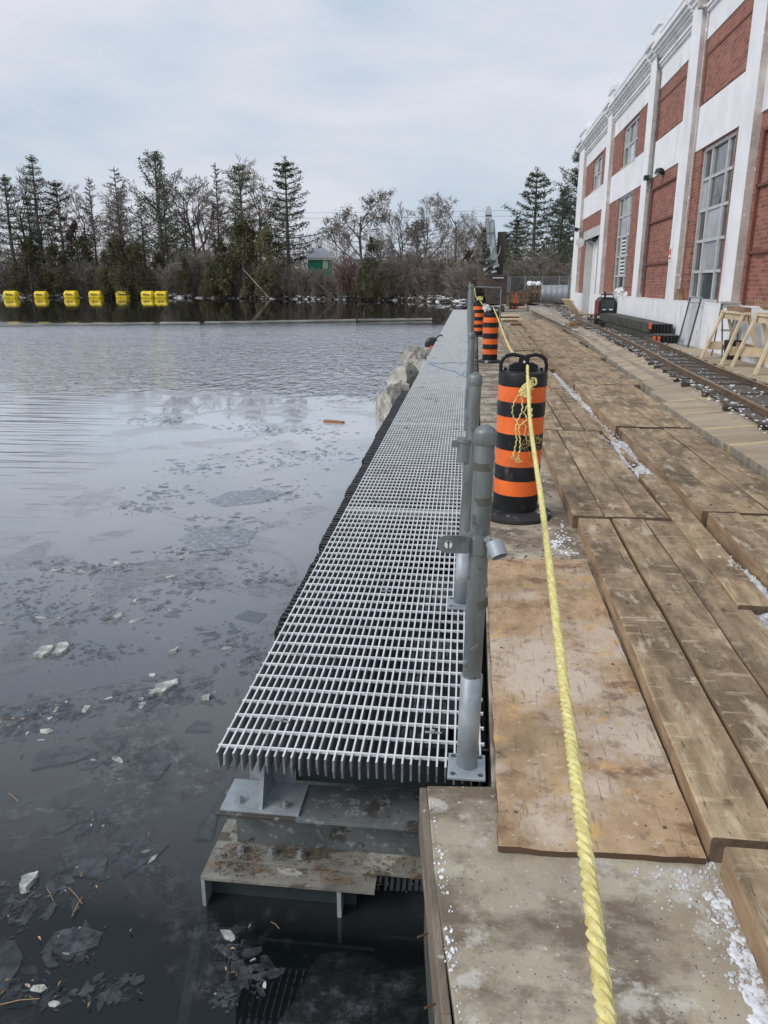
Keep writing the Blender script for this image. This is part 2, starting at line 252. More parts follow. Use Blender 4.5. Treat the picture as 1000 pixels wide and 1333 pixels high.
# ------------------------------------------------------------------ mesh helpers
class MB:
    def __init__(s): s.v = []; s.f = []; s.m = []
    def add(s, vs, fs, mi=0):
        k = len(s.v); s.v += [tuple(v) for v in vs]; s.f += [tuple(i + k for i in f) for f in fs]; s.m += [mi] * len(fs)
    def box(s, x0, x1, y0, y1, z0, z1, mi=0, rot=None, piv=None):
        vs = [Vector(p) for p in ((x0, y0, z0), (x1, y0, z0), (x1, y1, z0), (x0, y1, z0), (x0, y0, z1), (x1, y0, z1), (x1, y1, z1), (x0, y1, z1))]
        if rot is not None:
            pv = Vector(piv) if piv else Vector(((x0 + x1) / 2, (y0 + y1) / 2, (z0 + z1) / 2)); Rm = Euler(rot).to_matrix()
            vs = [Rm @ (v - pv) + pv for v in vs]
        s.add(vs, [(0, 3, 2, 1), (4, 5, 6, 7), (0, 1, 5, 4), (1, 2, 6, 5), (2, 3, 7, 6), (3, 0, 4, 7)], mi)
    def bar(s, a, b, wd, ht, up=(0, 0, 1), mi=0):
        a, b = Vector(a), Vector(b); d = (b - a).normalized(); u = Vector(up); r = d.cross(u)
        if r.length < 1e-4: r = d.cross(Vector((1, 0, 0)))
        r.normalize(); u = r.cross(d); vs = []
        for p in (a, b):
            for i, j in ((-1, -1), (1, -1), (1, 1), (-1, 1)): vs.append(p + r * i * wd / 2 + u * j * ht / 2)
        s.add(vs, [(0, 1, 2, 3), (7, 6, 5, 4), (0, 4, 5, 1), (1, 5, 6, 2), (2, 6, 7, 3), (3, 7, 4, 0)], mi)
    def tube(s, pts, rad, n=8, cap=True, mi=0):
        pts = [Vector(p) for p in pts]; k = len(pts)
        if not hasattr(rad, '__len__'): rad = [rad] * k
        vs = []; pr = None
        for i, p in enumerate(pts):
            d = (pts[min(i + 1, k - 1)] - pts[max(i - 1, 0)])
            d = d.normalized() if d.length > 1e-9 else Vector((0, 0, 1))
            if pr is None:
                pr = d.orthogonal().normalized()
            else:
                pr = pr - d * pr.dot(d)
                pr = pr.normalized() if pr.length > 1e-6 else d.orthogonal().normalized()
            q = d.cross(pr)
            for j in range(n):
                a = 2 * math.pi * j / n; vs.append(p + (pr * math.cos(a) + q * math.sin(a)) * rad[i])
        fs = [(i * n + j, i * n + (j + 1) % n, (i + 1) * n + (j + 1) % n, (i + 1) * n + j) for i in range(k - 1) for j in range(n)]
        if cap: fs += [tuple(range(n))[::-1], tuple(range((k - 1) * n, k * n))]
        s.add(vs, fs, mi)
    def lathe(s, prof, n=32, c=(0, 0, 0), mi=0, mis=None):
        vs = []; k = len(prof)
        for r, z in prof:
            for j in range(n):
                a = 2 * math.pi * j / n; vs.append((c[0] + r * math.cos(a), c[1] + r * math.sin(a), c[2] + z))
        for i in range(k - 1):
            pass
        base = len(s.v); s.v += vs
        for i in range(k - 1):
            for j in range(n):
                s.f.append((base + i * n + j, base + i * n + (j + 1) % n, base + (i + 1) * n + (j + 1) % n, base + (i + 1) * n + j)); s.m.append(mis[i] if mis else mi)
        s.f.append(tuple(base + j for j in range(n))[::-1]); s.m.append(mi)
        s.f.append(tuple(base + (k - 1) * n + j for j in range(n))); s.m.append(mi)
    def prism(s, poly, z0, z1, mi=0, ms=None):
        n = len(poly); vs = [(x, y, z0) for x, y in poly] + [(x, y, z1) for x, y in poly]
        s.add(vs, [tuple(range(n, 2 * n))], mi); k = len(s.v) - 2 * n
        s.f.append(tuple(k + i for i in range(n))[::-1]); s.m.append(mi)
        for i in range(n): s.f.append((k + i, k + (i + 1) % n, k + n + (i + 1) % n, k + n + i)); s.m.append(mi if ms is None else ms)
    def lump(s, c, r, jit=.3, sq=(1, 1, 1), mi=0):
        t = (1 + 5 ** .5) / 2
        V = [(-1, t, 0), (1, t, 0), (-1, -t, 0), (1, -t, 0), (0, -1, t), (0, 1, t), (0, -1, -t), (0, 1, -t), (t, 0, -1), (t, 0, 1), (-t, 0, -1), (-t, 0, 1)]
        F = [(0, 11, 5), (0, 5, 1), (0, 1, 7), (0, 7, 10), (0, 10, 11), (1, 5, 9), (5, 11, 4), (11, 10, 2), (10, 7, 6), (7, 1, 8), (3, 9, 4), (3, 4, 2), (3, 2, 6), (3, 6, 8), (3, 8, 9), (4, 9, 5), (2, 4, 11), (6, 2, 10), (8, 6, 7), (9, 8, 1)]
        th = random.random() * 6.28; ct, st = math.cos(th), math.sin(th); vs = []
        for x, y, z in V:
            k = r / 1.9 * (1 + random.uniform(-jit, jit)); x, y = x * ct - y * st, x * st + y * ct
            vs.append((c[0] + x * k * sq[0], c[1] + y * k * sq[1], c[2] + z * k * sq[2]))
        s.add(vs, F, mi)
    def mesh(s, name, mats, smooth=False):
        me = bpy.data.meshes.new(name); me.from_pydata(s.v, [], s.f); me.update()
        for m_ in (mats if isinstance(mats, (list, tuple)) else [mats]): me.materials.append(M[m_] if isinstance(m_, str) else m_)
        if any(s.m): me.polygons.foreach_set('material_index', s.m)
        if smooth: me.polygons.foreach_set('use_smooth', [True] * len(me.polygons)); me.set_sharp_from_angle(angle=R(40))
        return me
    def build(s, name, mats, parent=None, smooth=False, bevel=0, loc=None):
        o = bpy.data.objects.new(name, s.mesh(name, mats, smooth)); COL.objects.link(o)
        if parent: o.parent = parent
        if loc: o.location = loc
        if bevel:
            b = o.modifiers.new('bevel', 'BEVEL'); b.width = bevel; b.segments = 2; b.limit_method = 'ANGLE'
        if smooth and not bevel:
            try:
                o.data.shade_auto_smooth if False else None
            except Exception: pass
        return o
def inst(me, name, parent=None, loc=(0, 0, 0), rot=(0, 0, 0), scale=(1, 1, 1), bevel=0):
    o = bpy.data.objects.new(name, me); COL.objects.link(o); o.location = loc; o.rotation_euler = rot; o.scale = scale
    if parent: o.parent = parent
    if bevel:
        b = o.modifiers.new('bevel', 'BEVEL'); b.width = bevel; b.segments = 1; b.limit_method = 'ANGLE'
    return o
def tag(o, label=None, cat=None, group=None, kind=None):
    if label: o['label'] = label
    if cat: o['category'] = cat
    if group: o['group'] = group
    if kind: o['kind'] = kind
    return o
def thing(name, label, cat, loc=(0, 0, 0), rot=(0, 0, 0), group=None, scale=(1, 1, 1)):
    o = bpy.data.objects.new(name, None); COL.objects.link(o); o.location = loc; o.rotation_euler = rot; o.scale = scale
    o.empty_display_size = .2
    return tag(o, label, cat, group)
def kids(o): return [c for c in bpy.data.objects if c.parent == o]
def dup(root, loc, rot=None, label=None, scale=None):
    def rec(o, par):
        c = o.copy(); COL.objects.link(c); c.parent = par
        for k in CH.get(o.name, []): rec(k, c)
        return c
    global CH
    CH = {}
    for o in bpy.data.objects:
        if o.parent: CH.setdefault(o.parent.name, []).append(o)
    r = rec(root, None); r.location = loc
    if rot is not None: r.rotation_euler = rot
    if scale is not None: r.scale = scale
    if label: r['label'] = label
    return r

WZ = -.62
# ------------------------------------------------------------------ water, bed, land
b = MB(); b.add([(-900, -60, 0), (60, -60, 0), (60, 300, 0), (-900, 300, 0)], [(0, 1, 2, 3)]); o = b.build('lake_water', 'water', loc=(0, 0, WZ)); tag(o, kind='structure')
b = MB(); b.add([(-900, -60, 0), (60, -60, 0), (60, 300, 0), (-900, 300, 0)], [(0, 1, 2, 3)]); o = b.build('lake_bed', plain('bed_mud', (.018, .024, .018), .9), loc=(0, 0, -2.0)); tag(o, kind='structure')
shore = [(-900, 150), (-200, 140), (-120, 134), (-95, 128), (-80, 125.5), (-70, 127), (-60, 128.5), (-52, 127), (-44, 126), (-36, 122), (-28, 119), (-20, 115), (-12, 111), (-8, 107), (-4, 101), (-2.2, 97), (-1.4, 88), (-1.0, 75), (-.5, 62), (0.1, 51.5)]
sh = []
random.seed(3)
for i in range(len(shore) - 1):
    (ax, ay), (bx, by) = shore[i], shore[i + 1]; k = max(1, int(math.hypot(bx - ax, by - ay) / 2)) if ax > -130 else 1
    for j in range(k):
        t = j / k; sh.append((ax + (bx - ax) * t, ay + (by - ay) * t + (random.uniform(-.5, .5) if ax > -130 and bx < 0 else 0)))
sh.append(shore[-1])
b = MB(); n = len(sh)
rows = [(0, -.9), (.5, -.45), (1.4, -.1), (4, .12), (9, .5), (40, 1.2), (700, 2.2)]
vs = []
for dy, z in rows:
    for i, (x, y) in enumerate(sh):
        kx = 0 if x < -8 else 0
        dz = random.uniform(-.1, .1) if 0 < dy < 12 else 0
        if x > -12:                                    # right part of the land stays level behind the quay
            f = min(1, (x + 12) / 11); dz *= 1 - f; zz = z + dz if z < .12 else (z * (1 - f) + .12 * f)
        else: zz = z + dz
        vs.append((x + (dy * .25 if x > -3 else 0) * (1 if dy < 50 else .4), y + dy, zz))
fs = [(r * n + i, r * n + i + 1, (r + 1) * n + i + 1, (r + 1) * n + i) for r in range(len(rows) - 1) for i in range(n - 1)]
b.add(vs, fs); o = b.build('far_bank_ground', 'land', smooth=True); tag(o, kind='structure')
b = MB(); b.prism([(.1, 51.2), (900, 51.2), (900, 900), (-1, 900), (-1.2, 99), (.1, 90)], -.9, .12); o = b.build('land_behind_quay', 'yard'); tag(o, kind='structure')
# yard under the building side
b = MB(); b.prism([(2.6, -30), (900, -30), (900, 51), (3.15, 51), (3.1, 30), (2.62, 12)], -.9, .262); o = b.build('yard_ground', 'yard'); tag(o, kind='structure')

# quay slab (concrete): left edge follows the walkway, nose sticks out near the camera
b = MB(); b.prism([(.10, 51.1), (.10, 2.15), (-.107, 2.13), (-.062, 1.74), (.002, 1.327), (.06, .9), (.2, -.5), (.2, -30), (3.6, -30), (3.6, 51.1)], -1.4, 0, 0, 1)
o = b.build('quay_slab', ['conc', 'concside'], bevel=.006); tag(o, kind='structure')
# edge board along the nose of the slab
ed = thing('edge_board', 'long weathered form board nailed along the near edge of the concrete slab', 'board', (0, 0, 0))
b = MB(); b.bar((-.118, 2.125, -.10), (-.014, 1.33, -.10), .022, .19); b.bar((-.014, 1.33, -.10), (.14, .2, -.10), .022, .19)
b.build('plank', 'oldboard', ed, bevel=.003)
b = MB()
for k in range(5): b.tube([(-.13 + .03 * k, 2.0 - k * .2, -.06), (-.155 + .03 * k, 2.0 - k * .2 - .02, -.055)], .003, 5)
b.build('nail', 'rail', ed)

# ------------------------------------------------------------------ plywood
pl = thing('plywood_sheet', 'orange brown wet plywood sheet lying on the concrete beside the nearest post', 'plywood', (.4, 3, .001))
b = MB(); P = [(.115, 1.845), (.688, 1.865), (.684, 4.30), (.112, 4.235)]
nx, ny = 10, 30; random.seed(4); vs = []
def quad(P, s, t): return [(P[0][i] * (1 - s) + P[1][i] * s) * (1 - t) + (P[3][i] * (1 - s) + P[2][i] * s) * t for i in (0, 1)]
for j in range(ny + 1):
    for i in range(nx + 1):
        x, y = quad(P, i / nx, j / ny); z = .021 + .004 * math.sin(y * 2.1) * math.sin(x * 5) + (.006 * max(0, 1 - j / 3) if i < 2 else 0)
        if i in (0, nx): x += random.uniform(-.003, .003)
        if j in (0, ny): y += random.uniform(-.004, .004)
        vs.append((x - .4, y - 3, z))
fs = [(j * (nx + 1) + i, j * (nx + 1) + i + 1, (j + 1) * (nx + 1) + i + 1, (j + 1) * (nx + 1) + i) for j in range(ny) for i in range(nx)]
b.add(vs, fs)
ring = [i for i in range(nx)] + [nx + j * (nx + 1) for j in range(ny)] + [ny * (nx + 1) + nx - i for i in range(nx)] + [(ny - j) * (nx + 1) for j in range(ny)]
lo_ = [(vs[i][0], vs[i][1], vs[i][2] - .019) for i in ring]; k0 = len(b.v); b.v += lo_
for a in range(len(ring)):
    c_ = (a + 1) % len(ring); b.f.append((ring[c_], ring[a], k0 + a, k0 + c_)); b.m.append(1)
b.f.append(tuple(k0 + a for a in range(len(ring)))[::-1]); b.m.append(1)
b.build('sheet', ['ply', 'plyedge'], pl)
b = MB()
for (x, y) in [(.17, 4.1), (.6, 4.15), (.16, 3.1), (.62, 3.0), (.17, 2.0), (.6, 1.98)]: b.lathe([(.006, 0), (.006, .002)], 8, (x - .4, y - 3, .0225))
b.build('screw', 'rail', pl)

# ------------------------------------------------------------------ timbers
random.seed(11)
def timber_mesh(w_, ln, h, name):
    b = MB(); k = 8; vs = []
    for j in range(k + 1):
        y = -ln / 2 + ln * j / k; a = random.uniform(-.004, .004); c_ = random.uniform(-.004, .004); d = random.uniform(-.003, .003)
        vs += [(-w_ / 2 + a, y, 0), (w_ / 2 + c_, y, 0), (w_ / 2 + c_ - .002, y, h - .007 + d), (w_ / 2 + c_ - .006, y, h + d), (-w_ / 2 + a + .006, y, h + d * .5), (-w_ / 2 + a + .001, y, h - .007 + d)]
    for j in range(k):
        p, q = j * 6, (j + 1) * 6
        for i in range(6):
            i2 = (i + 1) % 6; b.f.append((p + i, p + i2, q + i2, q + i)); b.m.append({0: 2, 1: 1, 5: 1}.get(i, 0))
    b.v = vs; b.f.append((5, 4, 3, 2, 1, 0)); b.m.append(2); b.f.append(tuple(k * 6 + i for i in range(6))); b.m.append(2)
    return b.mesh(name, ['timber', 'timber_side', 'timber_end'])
TM = {}
def timber(parent, x, y0, y1, w_, h, z0=0., yaw=0., px=0, py=0):
    ln = round(y1 - y0, 2); key = (round(w_, 3), ln, h, random.randint(0, 1))
    if key not in TM: TM[key] = timber_mesh(w_, ln, h, 'timber')
    return inst(TM[key], 'timber', parent, (x - px, (y0 + y1) / 2 - py, z0), (random.uniform(-.0015, .0015), 0, yaw))
def tmat(label, x0, y0, y1, ws, h, gap=.006, z0=0, yaw=0):
    t = thing('timber_mat', label, 'timber mat', (x0, y0, z0), (0, 0, yaw), group='timber mats laid along the quay'); x = 0
    for w_ in ws:
        timber(t, x0 + x + w_ / 2 + random.uniform(-.003, .003), y0 + .004 + random.uniform(0, .012), y1 - .004 - random.uniform(0, .012), w_, h + random.choice((-.006, 0, 0, .004)), 0, random.uniform(-.002, .002), x0, y0)
        x += w_ + gap
    return t
W3 = [.203, .203, .203]; H1, H2 = .092, .165
tmat('brown timber mat nearest the bottom right corner with snow along its side', .715, -1.3, 1.845, W3 + [.2], H1 - .004)
tmat('long brown timber mat beside the plywood sheet', .70, 1.86, 4.93, W3, H1, .009, 0, -.004)
tmat('timber mat ending beside the nearest barrel base', .682, 4.95, 8.06, W3, H1)
tmat('timber mat just beyond the right shoulder of the nearest barrel', .755, 8.09, 11.15, [.203, .203, .16], H1, .014)
tmat('short greyish timber mat second beyond the nearest barrel', .71, 11.18, 14.2, W3, H1 - .005, .01)
tmat('timber mat on the quay beside the second barrel', .72, 14.25, 18.2, W3 + [.12], H1 - .004, .01)
tmat('timber mat on the quay just beyond the second barrel', .74, 18.3, 23.2, W3 + [.16], H1 - .004, .012)
tmat('timber mat beside the two farthest barrels', .78, 23.3, 29.6, W3 + [.2], H1 - .01, .02)
sb = thing('loose_timber', 'narrow loose timber lying right of the long mat with its squared near end showing', 'timber', (1.37, 4.8, .0)); timber(sb, 1.385, 3.5, 6.15, .165, H1 + .012, 0, -.026, 1.37, 4.8)
sb = thing('loose_timber', 'thin split timber wedged beside the snowy gap right of the nearest barrel', 'timber', (1.4, 8, .0)); timber(sb, 1.375, 6.6, 10.4, .045, .085, 0, .012, 1.4, 8)
# second row, a step higher
tmat('upper timber mat cut by the right edge of the photo at the front', 1.50, 1.3, 4.86, [.19, .195, .2, .09], H2, .008)
tmat('upper timber mat beside the widest stretch of snow in the gap', 1.475, 4.89, 7.90, [.205, .215, .22, .05], H2, .007)
tmat('upper timber mat second from the front with a dark crosswise end joint', 1.455, 7.94, 11.35, [.2, .215, .22, .16], H2 + .004, .006)
tmat('upper timber mat level with the second barrel from the camera', 1.45, 11.4, 15.6, [.19, .2, .19, .2, .18], H2, .006)
tmat('upper timber mat midway along the track', 1.53, 15.65, 20.1, [.2, .2, .2, .2, .2], H2, .006)
tmat('upper timber mat just short of the floor boards of the far deck', 1.63, 20.15, 25.5, [.19, .19, .19, .19, .19, .1], H2, .006)
tmat('farthest upper timber mat running towards the orange cone', 1.74, 25.6, 33.0, [.19, .19, .19, .19, .19, .17], H2 - .01, .006)

b = MB(); random.seed(61)
for (x0, y0, y1, h_) in ((.70, 1.86, 4.93, .092), (.682, 4.95, 8.06, .092), (.715, .6, 1.845, .088), (1.475, 4.89, 7.9, .165), (1.455, 7.94, 11.3, .169), (1.5, 1.6, 4.86, .165)):
    for k in range(3):
        for yy in (y0 + .16, y1 - .16, (y0 + y1) / 2 + .1):
            b.lathe([(.009, 0), (.008, .0035), (.004, .005)], 10, (x0 + .05 + k * .209 + random.uniform(-.02, .08), yy + random.uniform(-.04, .04), h_ + .003))
o = b.build('spike_heads', 'rail'); tag(o, 'rusty spike heads driven into the ends of the timber mats', 'nails', kind='stuff')
# pale wood boards and steel strip far along the quay
for (x, y, wx, wy, lab) in [(1.55, 34, .9, .5, 'pale board lying on the quay before the crane'), (1.6, 38, 1.0, .7, 'second pale board lying on the quay before the crane'), (1.75, 30.5, .9, .35, 'dark edged board lying on the quay between the mats and cone')]:
    t = thing('loose_board', lab, 'board', (x, y, 0)); b = MB(); b.box(-wx / 2, wx / 2, -wy / 2, wy / 2, .1, .16); b.build('plank', 'newwood' if y > 33 else 'timber', t)
    b = MB(); b.box(-wx / 2 + .05, wx / 2 - .05, -wy / 2 + .06, wy / 2 - .06, 0.002, .1); b.build('bearer', 'oldwood', t)

# deck panels across (children of the deck floor); they rise gently from the mats to the track
b = MB(); b.box(2.86, 4.58, -6, 44, .2635, .272); deck = b.build('deck_floor', 'yard'); tag(deck, kind='structure')
ys = [-6, -2.7, -.6, 1.4, 2.9, 3.9, 4.9, 5.9, 6.8, 7.54, 8.46, 9.37, 10.35, 11.38, 12.5, 13.86, 15.1, 16.4, 17.7, 19.1, 20.6, 22.2, 24, 26, 28, 30.2, 32.5, 35, 38, 41, 44]
EDG = [(-6, 2.23), (6, 2.215), (7.7, 2.185), (8.7, 2.19), (9.6, 2.25), (10.6, 2.36), (11.6, 2.42), (14.2, 2.48), (20.7, 2.80), (26.4, 2.92), (38, 3.05), (50, 3.05)]
def edge(y):
    for (a, c_), (d, e_) in zip(EDG, EDG[1:]):
        if a <= y <= d: return c_ + (e_ - c_) * (y - a) / (d - a)
    return 3.0
def panel_mesh(x0, x1, ln, zl=.222, zr=.303, zb=.10):
    b = MB(); g = .012; xs_ = [x0 + random.uniform(-.006, .006), x0 + random.uniform(-.006, .006)]
    b.add([(xs_[0], 0, zb), (x1, 0, .274), (x1, ln - g, .274), (xs_[1], ln - g, zb), (xs_[0], 0, zl), (x1, 0, zr), (x1, ln - g, zr), (xs_[1], ln - g, zl)],
          [(0, 3, 2, 1), (4, 5, 6, 7), (0, 1, 5, 4), (1, 2, 6, 5), (2, 3, 7, 6), (3, 0, 4, 7)]); b.m = [0, 0, 2, 0, 0, 1]
    b.add([(x0 + .02, -.004, zl - .01), (x1, -.004, zr - .01), (x1, .05, zr + .0015), (x0 + .02, .05, zl + .0035), (x0 + .02, -.004, zl + .002), (x1, -.004, zr + .0015)], [(4, 5, 2, 3), (0, 1, 5, 4)], 2)
    return b.mesh('deck_panel', ['panel', 'rustedge', 'newedge'])
for i in range(len(ys) - 1):
    x0 = edge(ys[i] + .5 * (ys[i + 1] - ys[i])); xe = max(3.0 + max(0, ys[i] - 18) * .02, x0 + .3)
    inst(panel_mesh(x0, xe, ys[i + 1] - ys[i]), 'deck_panel', deck, (0, ys[i], random.uniform(-.004, .003)), (0, 0, 0))
# boards between track and building
for i in range(14):
    y0 = 8.6 + i * 2.4; x0 = 3.86 + max(0, y0 - 14) * .012
    if y0 > 38 or x0 > 4.3: break
    inst(panel_mesh(x0, 4.56, 2.4, .296, .296, .274), 'deck_panel', deck, (0, y0, 0))

# ------------------------------------------------------------------ narrow railway
RL = [(2.55, 1), (2.72, 5), (2.85, 7.83), (2.93, 9.5), (3.02, 12.03), (3.17, 14.43), (3.34, 18), (3.47, 21.5), (3.58, 27), (3.80, 33), (4.15, 38), (4.35, 43), (4.30, 49), (4.1, 56), (3.6, 66), (3.2, 75)]
def cr_spline(P, step=.4):
    o = []
    for i in range(len(P) - 1):
        p0, p1, p2, p3 = P[max(i - 1, 0)], P[i], P[i + 1], P[min(i + 2, len(P) - 1)]
        k = max(1, int(math.dist(p1, p2) / step))
        for j in range(k):
            t = j / k; o.append(tuple(.5 * (2 * p1[a] + (-p0[a] + p2[a]) * t + (2 * p0[a] - 5 * p1[a] + 4 * p2[a] - p3[a]) * t * t + (-p0[a] + 3 * p1[a] - 3 * p2[a] + p3[a]) * t ** 3) for a in range(len(p1))))
    o.append(tuple(P[-1])); return o
trk = thing('railway_track', 'narrow gauge railway track with rusty rails curving along the building', 'railway track', (0, 0, .3))
cl = cr_spline(RL, .5)
def off(cl, d):
    o = []
    for i, p in enumerate(cl):
        a = cl[max(i - 1, 0)]; c_ = cl[min(i + 1, len(cl) - 1)]; tx, ty = c_[0] - a[0], c_[1] - a[1]; q = math.hypot(tx, ty)
        o.append((p[0] + ty / q * d, p[1] - tx / q * d))
    return o
for d in (0, .56):
    b = MB(); prof = [(-.035, 0), (.035, 0), (.035, .012), (.008, .018), (.008, .075), (.018, .082), (.018, .104), (-.018, .104), (-.018, .082), (-.008, .075), (-.008, .018), (-.035, .012)]; prof = [(a_ * .85, c_ * .62) for a_, c_ in prof]
    rails = [off(cl, d + px) for px, pz in prof]; m_ = len(prof); vs = []
    for i in range(len(cl)):
        for k, (px, pz) in enumerate(prof): vs.append((rails[k][i][0], rails[k][i][1], pz + .0))
    fs = []; mi = []
    for i in range(len(cl) - 1):
        for k in range(m_):
            k2 = (k + 1) % m_; b.f.append((i * m_ + k, i * m_ + k2, (i + 1) * m_ + k2, (i + 1) * m_ + k)); b.m.append(1 if k in (5, 6, 7) else 0)
    b.v = vs; b.build('rail', ['rail', 'railtop'], trk, loc=(0, 0, .02))
b = MB(); b.box(-.5, .5, -.045, .045, -.028, .02); sm_ = b.mesh('sleeper', 'sleeper')
acc = 0; last = cl[0]; random.seed(5)
for i in range(1, len(cl)):
    p = cl[i]; acc += math.dist(p, last); last = p
    if acc >= .5:
        acc = 0; a = cl[i - 1]; ang = -math.atan2(p[0] - a[0], p[1] - a[1])
        inst(sm_, 'sleeper', trk, (p[0] + .28, p[1], .0), (0, 0, ang + random.uniform(-.04, .04)), (random.uniform(.92, 1.08), random.uniform(.8, 1.2), 1))
random.seed(9)
b = MB()
for i in range(4200):
    p = random.choice(cl); x = p[0] + random.choice((random.uniform(-.3, .0), random.uniform(.05, .52), random.uniform(.6, .8))); y = p[1] + random.uniform(-.3, .3)
    if not 4 < y < 60: continue
    k = math.sin(y * 2.3 + x * 3) + math.sin(y * .9); r = random.uniform(.006, .022) * (1.2 if k > .2 else .6)
    b.lump((x, y, .312 + r * .2), r, .4, (1, 1, .6))
o = b.build('track_snow', 'dirtysnow'); tag(o, 'bits of dirty snow scattered between the rails and sleepers', 'snow', kind='stuff')
b = MB(); a0 = off(cl, -.17); a1 = off(cl, .74); vs = []
for i in range(len(cl)): vs += [(a0[i][0], a0[i][1], 0), (a1[i][0], a1[i][1], 0)]
b.add([v for v in vs], [(2 * i, 2 * i + 1, 2 * i + 3, 2 * i + 2) for i in range(len(cl) - 1)]); o = b.build('track_ballast', 'ballast', loc=(0, 0, .3115)); tag(o, kind='structure')

# ------------------------------------------------------------------ snow and crumbs in gaps
random.seed(21)
def snowline(n, fx, fy, fz, r0, r1, name, label, m_='dirtysnow'):
    b = MB()
    for i in range(n):
        y = fy(); x = fx(y); r = random.uniform(r0, r1) * random.choice((1, 1, .5, .5, .3)); b.lump((x, y, fz(y) + r * .2), r, .45, (1, 1.3, .7))
    o = b.build(name, m_); tag(o, label, 'snow', kind='stuff'); return o
def gapx(y): return random.gauss(1.42, .02)
def gapz(y): return .05 + .03 * max(0, math.sin(y * 1.7 + 1)) + random.uniform(0, .02)
snowline(700, lambda y: gapx(y), lambda: random.choice((random.uniform(2.7, 7.6), random.uniform(3, 5.8), random.uniform(5.2, 12))), gapz, .006, .018, 'gap_snow', 'broken snow filling the gap between the two rows of timber mats', 'dirtysnow')
b = MB(); b.box(1.335, 1.47, 1.5, 14, .0, .045); o = b.build('gap_fill', 'dirtysnow'); tag(o, kind='stuff', label='packed dirty snow at the bottom of the gap between mats', cat='snow')
snowline(450, lambda y: .70 - abs(random.gauss(0, .022 + .02 * abs(math.sin(y * 9)))) + (1.9 - y) * .03, lambda: random.triangular(1.2, 1.95, 1.6), lambda y: 0, .0015, .006, 'crumbled_snow', 'crumbled snow on the concrete along the nearest timber mat', 'dirtysnow')
snowline(90, lambda y: random.gauss(.58, .05), lambda: random.gauss(1.78, .04), lambda y: 0, .0015, .006, 'snow_crumbs', 'fine snow crumbs at the corner of the plywood sheet')
snowline(90, lambda y: random.gauss(.57, .05), lambda: random.gauss(4.72, .22), lambda y: 0, .003, .011, 'drum_snow', 'crumbled snow between barrel base and timber mat', 'snow')
snowline(110, lambda y: -.085 + (2.1 - y) * .13 + random.gauss(0, .009), lambda: random.choice((random.gauss(1.5, .04), random.gauss(1.75, .06), random.uniform(1.3, 2.1))), lambda y: 0, .0015, .006, 'edge_snow', 'snow crumbs along the slab edge board', 'snow')
def snow_patch(label, x0, x1, y0, y1, step, zf, hf, m_='snow'):
    b = MB(); nx_ = int((x1 - x0) / step); ny_ = int((y1 - y0) / step); vs = []
    for j in range(ny_ + 1):
        for i in range(nx_ + 1):
            x, y = x0 + i * step, y0 + j * step
            q = mnoise.noise(Vector((x * 40, y * 40, 3))) * .5 + mnoise.noise(Vector((x * 95, y * 95, 9))) * .35 + mnoise.noise(Vector((x * 14, y * 14, 1))) * .6
            vs.append((x, y, zf + hf(x, y, q)))
    b.add(vs, [(j * (nx_ + 1) + i, j * (nx_ + 1) + i + 1, (j + 1) * (nx_ + 1) + i + 1, (j + 1) * (nx_ + 1) + i) for j in range(ny_) for i in range(nx_)])
    o = b.build('snow_patch', m_, smooth=False); o.data.polygons.foreach_set('use_smooth', [True] * len(o.data.polygons)); tag(o, label, 'snow', kind='stuff')
snow_patch('thin crusty snow on the slab against the nearest timber mat', .54, .715, .95, 1.95, .004, -.004, lambda x, y, q: .013 * (q + .3) - .30 * max(0, (.68 - x)) ** 1.2 - .02 * max(0, abs(y - 1.5) - .28))
snow_patch('crusty snow lying in the wide gap between the timber mats', 1.335, 1.49, 2.0, 11, .009, .045, lambda x, y, q: .03 * (q + .2) + .02 * math.sin(y * 1.9 + .6) + .02 * math.sin(y * 5.3), 'dirtysnow')
snow_patch('patch of crusty snow between barrel base and mat end', .48, .70, 4.35, 5.0, .006, -.004, lambda x, y, q: .014 * (q + .12) - .05 * max(0, abs(x - .6) - .05) - .03 * max(0, abs(y - 4.62) - .12))
# small stones and chips on concrete
b = MB()
for i in range(500):
    x, y = random.uniform(.0, .66), random.uniform(.9, 1.8); b.lump((x, y, .001), random.uniform(.0008, .0025), .4, (1, 1, .5))
for i in range(500):
    x, y = random.uniform(.15, .62), random.uniform(4.3, 12); b.lump((x, y, .002), random.uniform(.003, .012), .4, (1, 1, .5))
o = b.build('gravel_crumbs', 'shorerock'); tag(o, 'tiny stones and dirt crumbs scattered on the concrete', 'gravel', kind='stuff')

